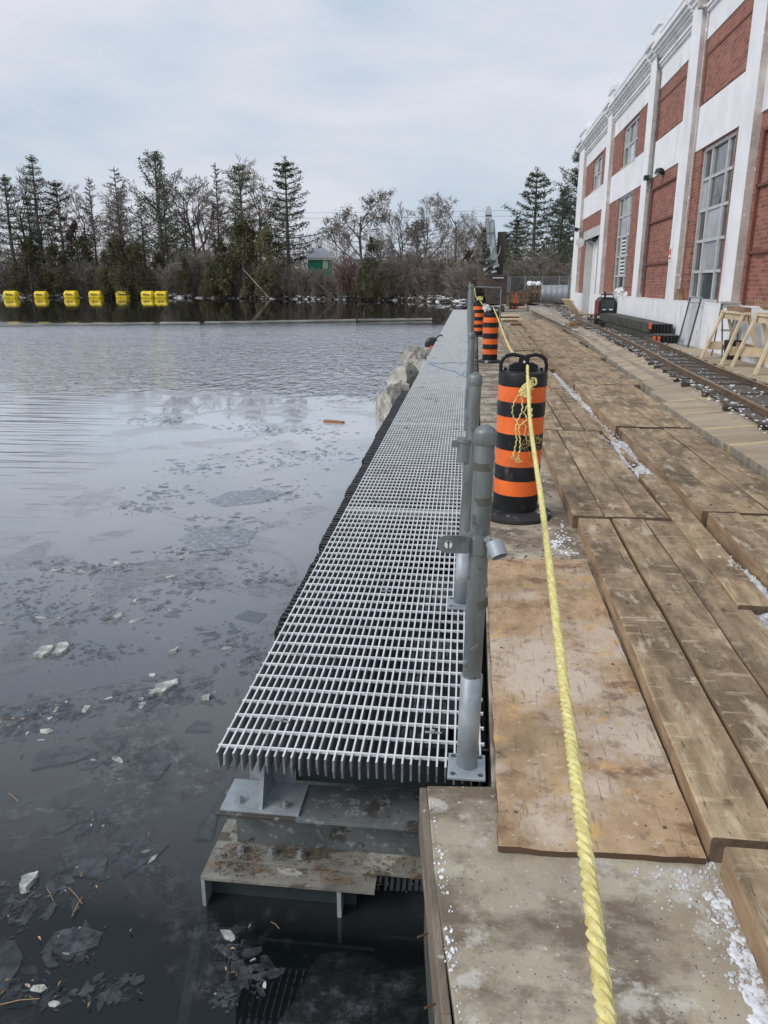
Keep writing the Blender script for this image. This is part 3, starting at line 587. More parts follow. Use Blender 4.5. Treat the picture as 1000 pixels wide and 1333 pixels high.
# ------------------------------------------------------------------ steel grating walkway
random.seed(2)
PIT, BH, BT = .0292, .075, .0065
DRIFT = -.0118
def wx(y): return DRIFT * (y - 2.25)
XL, XR = -.842, .078
secs = [(2.235, 5.25), (5.262, 8.85), (8.862, 12.4), (12.412, 15.9), (15.912, 19.4), (19.412, 25), (25.012, 31), (31.012, 37), (37.012, 43), (43.012, 50.8)]
names = ['nearest steel grating section of the walkway with sawn bar ends', 'second steel grating section of the walkway, beside the black ribbed panels', 'third steel grating section, beside the limestone blocks', 'fourth steel grating section, crossed by the seam near the blue rope', 'fifth steel grating section, under the blue rope', 'sixth steel grating section of the walkway', 'seventh steel grating section of the walkway', 'eighth steel grating section of the walkway', 'ninth steel grating section of the walkway', 'last steel grating section at the far end of the walkway']
nb = int((XR - XL) / PIT) + 1
for si, (y0, y1) in enumerate(secs):
    g = thing('walkway_grating', names[si], 'grating', (wx(y0), y0, 0), (0, 0, -DRIFT), 'steel grating sections of the walkway'); ln = y1 - y0
    xs = [XL + i * PIT + BT / 2 for i in range(nb)] 
    nr = int((ln - .04) / .1016); yo = .05
    if si == 0:
        barm = MB(); barm.box(-BT / 2, BT / 2, 0, ln, -BH, 0); bm_ = barm.mesh('bearing_bar', ['grating'])
        # ends slightly torch-cut and ragged
        for i, x in enumerate(xs):
            bb = MB(); c1, c2 = random.uniform(-.012, .010), random.uniform(-.004, .012)
            bb.add([(x - BT / 2, c1 * .4, 0), (x + BT / 2, c1 * .4, 0), (x + BT / 2, c1 + c2 * .5, -BH * .5), (x - BT / 2, c1 + c2 * .5, -BH * .5), (x + BT / 2, c2 + .008, -BH), (x - BT / 2, c2 + .008, -BH),
                    (x - BT / 2, ln, 0), (x + BT / 2, ln, 0), (x + BT / 2, ln, -BH), (x - BT / 2, ln, -BH)],
                   [(0, 3, 2, 1), (3, 5, 4, 2), (0, 1, 7, 6), (5, 9, 8, 4), (0, 6, 9, 5, 3), (1, 2, 4, 8, 7), (6, 7, 8, 9)])
            bb.m = [1, 1, 0, 1, 1, 1, 1]; bb.build('bearing_bar', ['grating', 'shaded_side'], g)
        rm = MB(); rm.box(XL - .004, XR + .004, -.0035, .0035, -.010, .0012); rmm = rm.mesh('cross_rod', 'grating')
        for k in range(nr + 1): inst(rmm, 'cross_rod', g, (0, yo + k * .1016, random.uniform(0, .0006)), (0, 0, random.uniform(-.001, .001)))
    else:
        bb = MB()
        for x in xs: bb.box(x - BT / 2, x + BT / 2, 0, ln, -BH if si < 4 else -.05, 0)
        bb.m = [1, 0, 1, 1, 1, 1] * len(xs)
        o = bb.build('bearing_bars', ['grating', 'shaded_side'], g); tag(o, kind='stuff')
        bb = MB()
        for k in range(nr + 1): bb.box(XL - .004, XR + .004, yo + k * .1016 - .0035, yo + k * .1016 + .0035, -.010, .0012)
        o = bb.build('cross_rods', 'grating', g); tag(o, kind='stuff')
        bb = MB(); bb.box(XL, XR, -.005, .001, -BH, .0005); bb.build('end_band', 'grating', g)
    # saddle clips
    cm = MB(); cm.tube([(0, 0, .002), (0, 0, .012)], .008, 6); cm.box(-.03, .03, -.004, .004, .001, .004); cmm = cm.mesh('saddle_clip', 'galv_light')
    if si < 5:
        for (cx_, cy_) in [(-.66, .22), (-.10, .20), (-.66, ln - .3), (-.10, ln - .3), (-.40, ln * .5)]: inst(cmm, 'saddle_clip', g, (cx_, cy_, 0), (0, 0, random.uniform(-.2, .2)), bevel=0)
# frame under the walkway
fr_ = thing('steel_underframe', 'dark steel frame of long stringers and crossbeams under the grating walkway', 'steel frame', (0, 0, 0), (0, 0, -DRIFT * 1.0))
b = MB()
for x in (-.78, -.42, .02):
    b.box(x - .04, x + .04, 2.62, 50.5, -.30, -.078); b.build
b.build('stringer', 'wetsteel', fr_)
cb = MB(); cb.box(-.85, .09, -.05, .05, -.45, -.31); cbm = cb.mesh('crossbeam', 'wetsteel')
for k in range(16): inst(cbm, 'crossbeam', fr_, (0, 5.2 + k * 3, 0))
pm = MB(); pm.tube([(0, 0, -2), (0, 0, -.45)], .06, 10); pmm = pm.mesh('pile', 'wetsteel')
for k in range(16): inst(pmm, 'pile', fr_, (-.72, 5.2 + k * 3, 0))

# end support beam under the cut end of the grating
sp = thing('support_beam', 'heavy galvanised I-beam bracket above the water under the cut end of the grating', 'steel beam', (0, 0, 0))
b = MB(); b.box(-.875, .09, 2.265, 2.47, -.292, -.28); b.build('top_flange', 'beam', sp, bevel=.001)
b = MB(); b.box(-.83, .09, 2.36, 2.372, -.476, -.2922); b.build('web', 'beam', sp)
b = MB(); b.box(-.87, .09, 2.262, 2.48, -.489, -.4765); b.build('bottom_flange', 'beam_rust', sp, bevel=.001)
b = MB(); b.box(-.915, -.285, 2.185, 2.50, -.504, -.4895); b.build('seat_plate', 'beam_rust', sp, bevel=.001)
b = MB(); b.box(-.915, -.902, 2.187, 2.50, -.9, -.5045); b.build('end_angle', 'galv_light', sp)
b = MB(); b.box(-.90, -.36, 2.255, 2.270, -1.25, -.5045); b.build('submerged_plate', 'wetsteel', sp)
b = MB(); b.box(-.42, -.405, 2.19, 2.254, -.68, -.5045); b.build('stiffener', 'galv_light', sp)
bolt = MB(); bolt.tube([(0, 0, 0), (0, 0, .004)], .022, 16); bolt.tube([(0, 0, .004), (0, 0, .022)], .016, 6); bolt.tube([(0, 0, .022), (0, 0, .030)], .008, 8); bolt_me = bolt.mesh('bolt', 'bolt')
for x in (-.80, -.685, -.575): inst(bolt_me, 'bolt', sp, (x, 2.31, -.4765), (0, 0, random.random()))
for x, z in [(-.80, -.69), (-.70, -.69), (-.60, -.69), (-.82, -.82), (-.72, -.82), (-.62, -.82)]: inst(bolt_me, 'bolt', sp, (x, 2.255, z), (R(90), 0, 0))
# upright bracket carrying the grating
for (x, lab) in ((-.70, None), (.035, None)):
    b = MB(); b.box(x - .16, x + .13, 2.28, 2.46, -.2795, -.27); b.build('bracket_foot', 'galv_light' if x < 0 else 'wetsteel', sp, bevel=.001)
    b = MB(); b.add([(x - .02, 2.29, -.27), (x - .006, 2.29, -.27), (x - .006, 2.46, -.27), (x - .02, 2.46, -.27), (x - .02, 2.37, -.078), (x - .006, 2.37, -.078), (x - .006, 2.46, -.078), (x - .02, 2.46, -.078)],
                     [(0, 3, 2, 1), (4, 5, 6, 7), (0, 1, 5, 4), (1, 2, 6, 5), (2, 3, 7, 6), (3, 0, 4, 7)]); b.box(x - .1, x + .08, 2.462, 2.475, -.27, -.078); b.build('bracket_web', 'galv_light' if x < 0 else 'wetsteel', sp)
for x, y in ((-.80, 2.33), (-.63, 2.32)): inst(bolt_me, 'bolt', sp, (x, y, -.27), (0, 0, random.random()), (.9, .9, .8))
b = MB(); b.box(-.64, .0, 2.476, 2.50, -.27, -.09); b.build('back_plate', 'wetsteel', sp)
b = MB(); b.bar((-.93, 2.18, -.74), (-.80, 1.45, -.86), .035, .10); b.build('submerged_brace', 'galv', sp)
# rusty pipe stub and weed debris
rp = thing('rusty_pipe', 'short rusty brown pipe poking out of the quay wall just above the water', 'pipe', (0, 0, 0)); b = MB(); b.tube([(-.2, 2.38, -.57), (.1, 2.40, -.57)], .013, 10); b.build('pipe', 'rail', rp)
b = MB(); random.seed(31)
for i in range(420):
    x = random.choice((random.gauss(-.83, .035), random.gauss(-.78, .05), random.uniform(-.7, -.1))); y = random.gauss(2.28, .04); z = -.4762 if y > 2.265 else -.489
    if y < 2.19 or y > 2.35: continue
    a = random.random() * 6.28; l_ = random.uniform(.004, .02); b.tube([(x, y, z + .002), (x + math.cos(a) * l_, y + math.sin(a) * l_, z + random.uniform(.001, .012))], .0012, 3)
o = b.build('weed_debris', 'brownleaf'); tag(o, 'dry brown weed debris caught on the lower steel plate', 'debris', kind='stuff')

# ------------------------------------------------------------------ black ribbed panels along the water side
rib = MB(); rib.box(-.075, .055, -.013, .013, -.5, 0); rib.box(-.085, -.07, -.010, .010, -.5, -.02); ribm = rib.mesh('rib', 'blackp')
random.seed(8); y = 3.35; pi_ = 0
labs = ['nearest black ribbed plastic rack hanging beside the grating', 'second black ribbed plastic rack beside the grating', 'third black ribbed plastic rack beside the grating', 'black ribbed plastic rack next to the big limestone block', 'black ribbed plastic rack hanging just in front of the limestone blocks', 'farthest black ribbed plastic rack squeezed behind the limestone blocks']
offs = [.06, .045, .022, .0, -.02, -.03]
while pi_ < 6:
    ln = 1.25 if pi_ < 4 else 1.8
    t = thing('ribbed_rack', labs[pi_], 'plastic rack', (XL - .045 + wx(y) + offs[pi_], y, -.045), (0, 0, -DRIFT + random.uniform(-.01, .01)), 'black ribbed panels along the walkway')
    k = 0
    while k * .05 < ln - .04:
        inst(ribm, 'rib', t, (random.uniform(-.004, .004), k * .05, random.uniform(-.004, .004))); k += 1
    b = MB(); b.box(-.03, .04, -.02, ln - .03, -.5, -.03); b.build('back_sheet', 'blackp', t)
    y += ln + .01; pi_ += 1

# ------------------------------------------------------------------ handrail posts
def post(x, y, h, lx, label, sleeve=.30, clamp=None, detail=True, cap=True):
    t = thing('handrail_post', label, 'post', (x, y, 0), (0, 0, 0), 'galvanised handrail posts')
    def at(z): return (lx * z / h, 0, z)
    b = MB(); b.tube([at(.008), at(h - .01)], .030, 24, cap=False); b.build('pipe', 'galv', t, smooth=True)
    if cap:
        c0 = at(h - .045); b = MB(); b.lathe([(.0325, 0), (.0335, .003), (.0335, .034), (.032, .040), (.024, .049), (.012, .055), (.001, .057)], 28); o = b.build('cap', 'galv', t, smooth=True, loc=c0)
    b = MB(); b.box(-.062, .062, -.075, .062, .0015, .012); b.build('base_plate', 'galv_light', t, bevel=.002)
    if detail:
        for sx in (-.045, .045):
            for sy in (-.055, .045):
                bb = MB(); bb.lathe([(.009, 0), (.009, .001)], 10); bb.build('bolt_hole', 'wetsteel', t, loc=(sx, sy, .0125))
        b = MB(); b.lathe([(.036, 0), (.033, .01), (.030, .012)], 24); b.build('weld', 'galv_light', t, smooth=True, loc=(0, 0, .012))
    if sleeve:
        b = MB(); b.tube([at(.014), at(sleeve)], .0355, 28); o = b.build('sleeve', 'galv_light' if detail else 'galv', t, smooth=False); 
        for f in o.data.polygons: f.use_smooth = len(f.vertices) == 4
    return t, at
p1, at = post(.020, 2.24, 1.146, .021 * 1.0, 'nearest galvanised post with a pipe clamp and open ring halfway up', .345)
# clamp on the first post
cz = .795
b = MB(); b.tube([(.015, 0, cz - .03), (.015, 0, cz + .03)], .0345, 28); o = b.build('clamp_band', 'galv', p1)
b = MB(); b.box(-.085, -.018, -.036, -.029, cz - .025, cz + .03); b.tube([(-.085, -.0295, cz + .002), (-.085, -.0362, cz + .002)], .0275, 20); b.build('clamp_tab', 'galv', p1)
b = MB(); b.tube([(-.078, -.037, cz + .002), (-.078, -.0385, cz + .002)], .012, 16); b.build('tab_hole', 'signwhite', p1)
b = MB(); b.tube([(-.078, -.0385, cz - .010), (-.078, -.0385, cz + .014)], .0022, 6); b.tube([(-.084, -.0385, cz + .010), (-.072, -.0385, cz + .010)], .0022, 6); b.build('tab_bolt', 'wetsteel', p1)
b = MB(); b.bar((.035, -.035, cz + .03), (.06, -.05, cz), .008, .022); b.tube([(.045, -.045, cz - .03), (.045, -.045, cz + .03)], .007, 8); b.build('hinge_pin', 'bolt', p1)
b = MB(); ax = Vector((.35, -.55, -.75)).normalized(); c0 = Vector((.058, -.045, cz + .018)); c1 = c0 + ax * .048
b.tube([c0, c1], .026, 24, cap=False); b.tube([c0 + ax * .001, c1], .0215, 24, cap=False)
# rim
o1 = ax.orthogonal().normalized(); o2 = ax.cross(o1); k0 = len(b.v)
for j in range(24):
    a = 2 * math.pi * j / 24; d = o1 * math.cos(a) + o2 * math.sin(a); b.v += [tuple(c1 + d * .026), tuple(c1 + d * .0215)]
for j in range(24):
    q = (j + 1) % 24; b.f.append((k0 + 2 * j, k0 + 2 * j + 1, k0 + 2 * q + 1, k0 + 2 * q)); b.m.append(0)
b.f.append(tuple(24 * 0 + i for i in range(24))); b.m.append(0)
b.build('ring_socket', 'galv_light', p1)
for z_, r_ in ((1.035, .0306), (.93, .0306), (.60, .0306)):
    b = MB(); b.tube([(.018, 0, z_ - .012), (.018, 0, z_ + .012)], r_, 24); b.build('tape_mark', plain('grimy_band', (.10, .10, .08), .6), p1)
p2, at = post(-.028, 3.61, 1.149, .04, 'second galvanised post standing right behind the nearest one with a wide clamp band', .3)
b = MB(); b.tube([(.0, 0, .74), (.002, 0, .83)], .037, 24); b.tube([(.0, 0, .832), (.002, 0, .85)], .041, 24); b.build('clamp_band', 'galv', p2); b = MB(); b.box(-.062, -.03, -.02, .0, .81, .84); b.build('clamp_tab', 'galv', p2)
p3, at = post(-.045, 6.82, 1.145, .022, 'third galvanised post, shorter than the tall one behind it', .3)
p4, at = post(-.032, 9.70, 1.545, -.03, 'tall galvanised post overlapping the third post, its top level with the far bank', .0)
b = MB(); b.tube([(-.012, 0, .9), (-.012, 0, .98)], .036, 16); b.build('clamp_band', 'galv', p4)
for i in range(13):
    y = 12.8 + i * 3.05; hh = 1.62 if i in (5, ) else 1.14
    post(wx(y) + .075, y, hh, .01, ['slim galvanised post beyond the tall one', 'galvanised post level with the second barrel', 'galvanised post just beyond the second barrel', 'galvanised post between the second and third barrels', 'galvanised post level with the third barrel', 'tall slim post at the gate frame beyond the barrels', 'galvanised post next after the gate frame', 'galvanised post far along the walkway before the crane', 'small galvanised post far along the walkway', 'small galvanised post near the end of the walkway', 'galvanised post third from the end of the walkway', 'galvanised post second from the end of the walkway', 'last galvanised post at the far end of the walkway'][i], 0, detail=False)
gf = thing('pipe_gate', 'galvanised pipe gate frame standing open in front of the brown steel box', 'gate', (-.08, 30.5, 0))
b = MB(); b.tube([(0, 0, 0), (0, 0, 1.5)], .05, 10); b.build('gate_post', 'galv', gf)
b = MB(); b.tube([(.05, 0, 1.45), (1.0, 0, 1.42), (1.02, 0, 1.35), (1.02, 0, .1)], .028, 8); b.build('gate_frame', 'galv', gf)
b = MB(); b.tube([(.08, 0, .7), (1.0, 0, .7)], .02, 8); b.build('cross_pipe', 'galv', gf)

# ------------------------------------------------------------------ construction barrels
random.seed(12)
def barrel(x, y, rz, label, tilt=0):
    t = thing('traffic_barrel', label, 'traffic barrel', (x, y, 0), (0, tilt, rz), 'orange and black traffic barrels on the quay')
    b = MB(); b.lathe([(.248, .0), (.256, .008), (.254, .026), (.24, .038), (.20, .05), (.17, .055)], 48); b.build('rubber_base', 'rubber', t, smooth=True)
    seq = [('drum', .050, .170), ('orange', .170, .272), ('drum', .272, .372), ('orange', .372, .482), ('drum', .482, .592), ('orange', .592, .706), ('drum', .706, .805), ('orange', .805, .905), ('drum', .905, 1.0)]
    for (mn, z0, z1) in seq:
        r0 = (.1600 if mn == 'orange' else .1622) * (1 - .06 * (1 - z0)); r1 = (.1600 if mn == 'orange' else .1622) * (1 - .06 * (1 - z1))
        b = MB()
        if z1 >= 1.0: prof = [(r0 - .004, z0), (r0, z0 + .006), (r1, z1 - .022), (r1 - .006, z1 - .008), (r1 - .02, z1), (.02, z1 + .004)]
        elif mn == 'drum': prof = [(r0 - .003, z0), (r0, z0 + .003), (r1, z1 - .003), (r1 - .003, z1)]
        else: prof = [(r0, z0), (r0 + .0008, (z0 * 2 + z1) / 3), (r1 - .0008, (z0 + z1 * 2) / 3), (r1, z1)]
        n = 48; kk = []
        b.lathe(prof, n)
        if mn == 'orange':
            b.v = [(vx * (1 + .006 * math.sin(7 * math.atan2(vy, vx) + z0 * 30)), vy * (1 + .006 * math.sin(5 * math.atan2(vy, vx) + z0 * 20)), vz) for vx, vy, vz in b.v]
        o = b.build('reflective_band' if mn == 'orange' else 'drum_ring', mn, t)
        for f in o.data.polygons: f.use_smooth = len(f.vertices) == 4
        o.data.set_sharp_from_angle(angle=R(24))
    b = MB()
    b.tube([(-.150, 0, .985), (-.152, 0, 1.04), (-.14, 0, 1.075), (-.11, 0, 1.098), (-.075, 0, 1.105), (-.04, 0, 1.098), (0, 0, 1.088), (.04, 0, 1.098), (.075, 0, 1.105), (.11, 0, 1.098), (.14, 0, 1.075), (.152, 0, 1.04), (.150, 0, .985)], .0125, 10)
    b.build('handle', 'drum', t, smooth=True)
    b = MB(); b.add([(x_, y_, z_) for y_ in (-.011, .011) for x_, z_ in ((-.10, .995), (.10, .995), (.095, 1.035), (.065, 1.052), (.036, 1.055), (.034, 1.093), (-.034, 1.093), (-.036, 1.055), (-.065, 1.052), (-.095, 1.035))],
                    [tuple(range(10)), tuple(range(10, 20))[::-1]] + [(i, 10 + i, 10 + (i + 1) % 10, (i + 1) % 10) for i in range(10)]); b.build('handle_plate', 'drum', t, bevel=.003)
    b = MB(); b.tube([(0, -.0105, 1.058), (0, -.013, 1.058)], .018, 20); b.build('handle_boss', 'rubber', t); b = MB(); b.tube([(0, -.013, 1.058), (0, -.0145, 1.058)], .0075, 12); b.build('bolt_hole', 'signwhite', t)
    b = MB(); b.tube([(-.12, .0, 1.0), (-.12, 0, 1.02)], .012, 8); b.tube([(.12, .0, 1.0), (.12, 0, 1.02)], .012, 8); b.build('lug', 'drum', t)
    return t
barrel(.318, 5.24, .12, 'nearest orange and black striped barrel with yellow rope knotted on its handle', .012)
barrel(.325, 16.3, -.1, 'second orange and black barrel with a white lump on its handle')
barrel(.09, 24.5, .2, 'third orange and black barrel with a white dot, left behind the second')
barrel(.14, 29.0, .3, 'farthest barrel, only its top showing above the third barrel')
wl = thing('white_cloth', 'white cloth lump tied on the handle of the second barrel', 'cloth', (.25, 16.2, 1.08)); b = MB(); random.seed(3)
for k in range(9): b.lump((random.gauss(0, .03), random.gauss(0, .01), random.gauss(0, .02)), .04, .3)
b.build('cloth', 'whitebag', wl, smooth=True)

# ------------------------------------------------------------------ yellow rope
def rope(name, label, pts, r, pitch, strands=3, n=6, step=.006, group=None):
    cl_ = cr_spline(pts, step); t = thing(name, label, 'rope', pts[0], group=group)
    for s_ in range(strands):
        b = MB(); P_ = []; acc = 0
        for i, p in enumerate(cl_):
            p = Vector(p); d = (Vector(cl_[min(i + 1, len(cl_) - 1)]) - Vector(cl_[max(i - 1, 0)])).normalized()
            if i: acc += (p - Vector(cl_[i - 1])).length
            u = d.cross(Vector((0, 0, 1))).normalized(); v_ = u.cross(d); a = 2 * math.pi * (acc / pitch + s_ / strands)
            P_.append(p + (u * math.cos(a) + v_ * math.sin(a)) * r * .5 - Vector(pts[0]))
        b.tube(P_, r * .56, n); b.build('strand', 'rope', t, smooth=True)
    return t
rp_ = [(.145, .25, .84), (.152, .606, .849), (.161, .843, .862), (.181, 1.261, .849), (.215, 1.849, .818), (.258, 2.70, .80), (.302, 4.017, .86), (.345, 5.02, .985), (.352, 5.20, 1.035)]
rope('yellow_rope', 'thick twisted yellow rope running from the camera to the nearest barrel', rp_, .0105, .052, step=.008)
rope('yellow_rope', 'yellow rope sagging from the nearest barrel to the second barrel', [(.33, 5.30, 1.07), (.35, 6.2, 1.0), (.375, 8.3, .90), (.375, 10.4, .93), (.38, 13.5, 1.0), (.36, 16.2, 1.09)], .011, .06, step=.03, n=5)
rope('yellow_rope', 'yellow rope between the second and third barrels', [(.34, 16.4, 1.09), (.25, 20, .98), (.12, 24.4, 1.08)], .012, .08, step=.08, n=4)
rope('yellow_rope', 'yellow rope from the third barrel to the tall gate frame', [(.1, 24.6, 1.08), (.0, 27.5, 1.15), (-.06, 30.4, 1.42)], .013, .08, step=.1, n=4)
fz = [o_ for o_ in bpy.data.objects if o_.get('label', '').startswith('thick twisted')][0]; b = MB(); random.seed(71); cl_ = cr_spline(rp_, .004)
for k in range(1500):
    p = Vector(random.choice(cl_[:700])); a = Vector((random.gauss(0, 1), random.gauss(0, .6), random.gauss(0, 1))).normalized(); q = p + a * .010; e_ = q + a * random.uniform(.001, .004) + Vector((0, random.uniform(-.004, .004), 0))
    b.add([q + Vector((0, .0003, 0)), q - Vector((0, .0003, 0)), e_], [(0, 1, 2)])
o = b.build('loose_fibres', 'rope', fz, loc=tuple(-Vector(rp_[0]))); tag(o, kind='stuff')
# knot and frayed tails
kn = thing('rope_knot', 'knotted yellow rope end with wavy frayed tails hanging down the nearest barrel', 'rope', (.33, 5.05, .9)); random.seed(15)
def P2(u, v):  # small drawing plane just in front of the drum (units of the drum front, metres)
    return ((u - 672) * .00503 - .012 - .33 + .318, random.uniform(-.006, .006), (483 - v) * .00532 + 1.0 - .9)
b = MB()
def wavy(pts, r=.0045, amp=.0032, n=5):
    cl_ = cr_spline([P2(*p) for p in pts], .006); o = []
    for i, p in enumerate(cl_): o.append((p[0] + amp * math.sin(i * 1.1), p[1] - .012 + .003 * math.cos(i * 1.3), p[2]))
    b.tube(o, r, n)
wavy([(688, 489), (684, 493), (686, 497), (691, 494), (690, 489), (685, 488)], .007, .001, 8)
wavy([(686, 492), (678, 495), (672, 503), (676, 508), (684, 499), (688, 494)], .0075, .001, 8)
wavy([(686, 494), (681, 499), (675, 507), (680, 510), (685, 500)], .006, .001, 8)
wavy([(671, 507), (666, 514), (663, 524), (664, 534), (669, 541), (672, 546)], .0035)
wavy([(673, 508), (675, 518), (675, 528), (671, 538), (668, 550), (670, 562), (668, 577), (666, 583)], .0045)
wavy([(684, 512), (681, 522), (678, 530), (682, 537), (677, 543), (672, 548), (674, 560), (675, 572), (673, 585)], .0045)
wavy([(684, 496), (684, 506), (685, 516), (683, 521)], .008, .002, 8)
for k in range(7): wavy([(686 + random.gauss(0, 1.5), 492), (680 + random.gauss(0, 2), 497 + random.gauss(0, 2)), (674 + random.gauss(0, 2), 505), (678 + random.gauss(0, 2), 509), (685 + random.gauss(0, 1.5), 500)], .006, .001, 7)
wavy([(676, 540), (681, 547), (680, 556), (682, 560)], .003)
wavy([(687, 525), (686, 530), (688, 534)], .008, .001, 8)
for k in range(26):
    u = random.gauss(686, 4); v = random.gauss(565, 7); wavy([(u, v), (u + random.gauss(3, 4), v + random.gauss(4, 4)), (u + random.gauss(6, 5), v + random.gauss(6, 5))], .0007, .001, 3)
for cu, cv in ((667, 585), (673, 589)):
    for k in range(14): wavy([(cu, cv - 4), (cu + random.gauss(0, 1), cv), (cu + random.gauss(0, 2.4), cv + random.uniform(1, 4))], .0016, .0005, 3)
b.build('knotted_tails', 'rope', kn, smooth=True)
# little yellow knots by the gate
kn = thing('rope_knot', 'small yellow rope knot on top of the third barrel', 'rope', (.12, 24.35, 1.12)); b = MB()
for k in range(6): b.tube([(random.uniform(-.1, .1), random.uniform(-.05, .05), random.uniform(-.05, .08)) for _ in range(4)], .016, 5)
b.build('knot', 'rope', kn)
kn = thing('blue_rope', 'thin blue rope lying across the grating and tied to the post', 'rope', (0, 15, 0)); b = MB()
b.tube(cr_spline([(-.92, 1.0, .02), (-.7, .8, .008), (-.45, 1.1, .010), (-.2, .9, .01), (-.12, 1.3, .05)], .05), .005, 6); b.tube(cr_spline([(-.92, .9, .02), (-.6, -.1, .008), (-.35, -.6, .01), (-.22, -1.2, .008), (-.15, -1.0, .05), (-.1, -1.5, .01), (-.2, -1.3, .02)], .05), .005, 6)
b.build('rope_line', 'bluerope', kn)

# ------------------------------------------------------------------ limestone blocks and shore float
from mathutils import noise as mnoise
def boulder(name, label, c, size, seed, rz=0, cat='boulder'):
    bm = bmesh.new(); bmesh.ops.create_cube(bm, size=1); bmesh.ops.subdivide_edges(bm, edges=bm.edges[:], cuts=19, use_grid_fill=True); random.seed(seed + 40)
    cuts_ = []
    for k in range(15):
        pn = Vector((random.gauss(0, 1), random.gauss(0, 1), random.gauss(0, .8))).normalized(); cuts_.append((pn, random.uniform(.33, .47)))
    for v in bm.verts:
        p = v.co.copy(); q = p.normalized() * .62; p = p.lerp(q, .38)
        d = mnoise.noise(p * 2.2 + Vector((seed * 7, 0, 0))) * .16 + mnoise.noise(p * 5.5 + Vector((0, seed * 3, 0))) * .07 + mnoise.noise(p * 14 + Vector((0, 0, seed))) * .02
        p += p.normalized() * d
        for pn, pd in cuts_:
            e_ = p.dot(pn) - pd
            if e_ > 0: p -= pn * e_ * .93
        p += p.normalized() * (mnoise.noise(p * 9 + Vector((seed, 1, 0))) * .04 + mnoise.noise(p * 22) * .014); v.co = Vector((p.x * size[0], p.y * size[1], p.z * size[2]))
    me = bpy.data.meshes.new(name); bm.to_mesh(me); bm.free(); me.materials.append(M['rock']); me.polygons.foreach_set('use_smooth', [True] * len(me.polygons)); me.set_sharp_from_angle(angle=R(32))
    o = bpy.data.objects.new(name, me); COL.objects.link(o); o.location = c; o.rotation_euler = (0, 0, rz); tag(o, label, cat, 'limestone blocks at the walkway edge'); return o
boulder('limestone_boulder', 'front limestone boulder, rough and rounded, beside the black panels', (-1.36, 13.0, -.52), (.62, 2.0, .80), 1, .1)
boulder('limestone_boulder', 'middle limestone boulder lying on the waterside behind the front one', (-1.42, 16.2, -.48), (.66, 2.2, .82), 2, -.1)
boulder('limestone_boulder', 'squared pale limestone block farthest from the camera', (-1.46, 20.0, -.45), (.72, 2.6, .86), 5, .02)
boulder('limestone_boulder', 'small low limestone piece tucked between block and walkway', (-1.2, 18.1, -.45), (.30, 1.2, .6), 7, .3)
t = thing('black_float', 'black plastic float with an orange label beside the far edge of the walkway', 'float', (-1.22, 22.6, -.1))
b = MB(); b.tube([(0, -.22, 0), (0, -.18, .0), (0, .18, 0), (0, .22, 0)], [.12, .19, .19, .12], 18); b.build('body', 'blackp', t, smooth=False); b = MB(); b.box(-.04, .06, -.26, -.222, -.13, -.03); b.build('label_patch', 'conered', t)
b = MB(); b.tube([(.1, 0, .15), (.25, .2, .25), (.3, .4, .2)], .02, 6); b.build('tie', 'blackp', t)

# floating board
t = thing('floating_board', 'short reddish board floating on the thin ice', 'board', (-2.24, 12.3, WZ + .012), (0, .02, -.25)); b = MB(); b.box(-.17, .17, -.05, .05, -.01, .02, rot=(0, 0, 0)); b.build('plank', 'wood_float', t)

# ------------------------------------------------------------------ ice on the water
random.seed(44)
def pxw(u, v, z=WZ):   # point of the water level seen at photo position (u, v): used once to read off where things float
    F = Vector((-math.sin(YAW) * math.cos(PITCH), math.cos(YAW) * math.cos(PITCH), -math.sin(PITCH))); Rt = Vector((math.cos(YAW), math.sin(YAW), 0)); U = Rt.cross(F)
    d = F + Rt * (u - 500) / 1001 - U * (v - 666.5) / 1001; t_ = (z - EYE) / d.z; return (d.x * t_, d.y * t_)
def floe_poly(r, n=9, ang=None, jit=.3, asp=1.6):
    th = random.random() * 6.28 if ang is None else ang; P_ = []
    for i in range(n):
        a = 2 * math.pi * i / n + random.uniform(-.2, .2); q = r * (1 + random.uniform(-jit, jit)); x, y = q * math.cos(a) * asp, q * math.sin(a)
        P_.append((x * math.cos(th) - y * math.sin(th), x * math.sin(th) + y * math.cos(th)))
    return P_
def floe(label, pix, m_='ice', h=.008, group='ice floes on the lake', sub=None):
    W_ = [pxw(*p) for p in pix]; cx_ = sum(p[0] for p in W_) / len(W_); cy_ = sum(p[1] for p in W_) / len(W_); poly = []
    for i in range(len(W_)):
        a, c_ = W_[i], W_[(i + 1) % len(W_)]; k = 3 if m_ != 'icew' else 5
        for j in range(k):
            t_ = j / k; l_ = math.dist(a, c_) * (1 if m_ != 'icew' else 2.2); poly.append((a[0] + (c_[0] - a[0]) * t_ + (random.uniform(-.03, .03) * l_ if j else 0) - cx_, a[1] + (c_[1] - a[1]) * t_ + (random.uniform(-.03, .03) * l_ if j else 0) - cy_))
    ar = sum(poly[i][0] * poly[(i + 1) % len(poly)][1] - poly[(i + 1) % len(poly)][0] * poly[i][1] for i in range(len(poly)))
    if ar < 0: poly = poly[::-1]
    b = MB(); b.prism(poly, -.004, h); o = b.build('ice_floe', m_, loc=(cx_, cy_, WZ + .001)); tag(o, label, 'ice floe', group); return o
floe('left of the two white leaf-shaped ice pieces lying together on the lake', [(44, 855), (56, 845), (70, 843), (68, 850), (56, 857)], 'icew', .02)
floe('right of the two white leaf-shaped ice pieces lying together on the lake', [(68, 854), (78, 840), (88, 839), (91, 845), (80, 853)], 'icew', .02)
floe('long whitish ice floe in the middle of the dark debris patch', [(193, 908), (205, 894), (231, 887), (232, 893), (210, 905)], 'icew', .018)
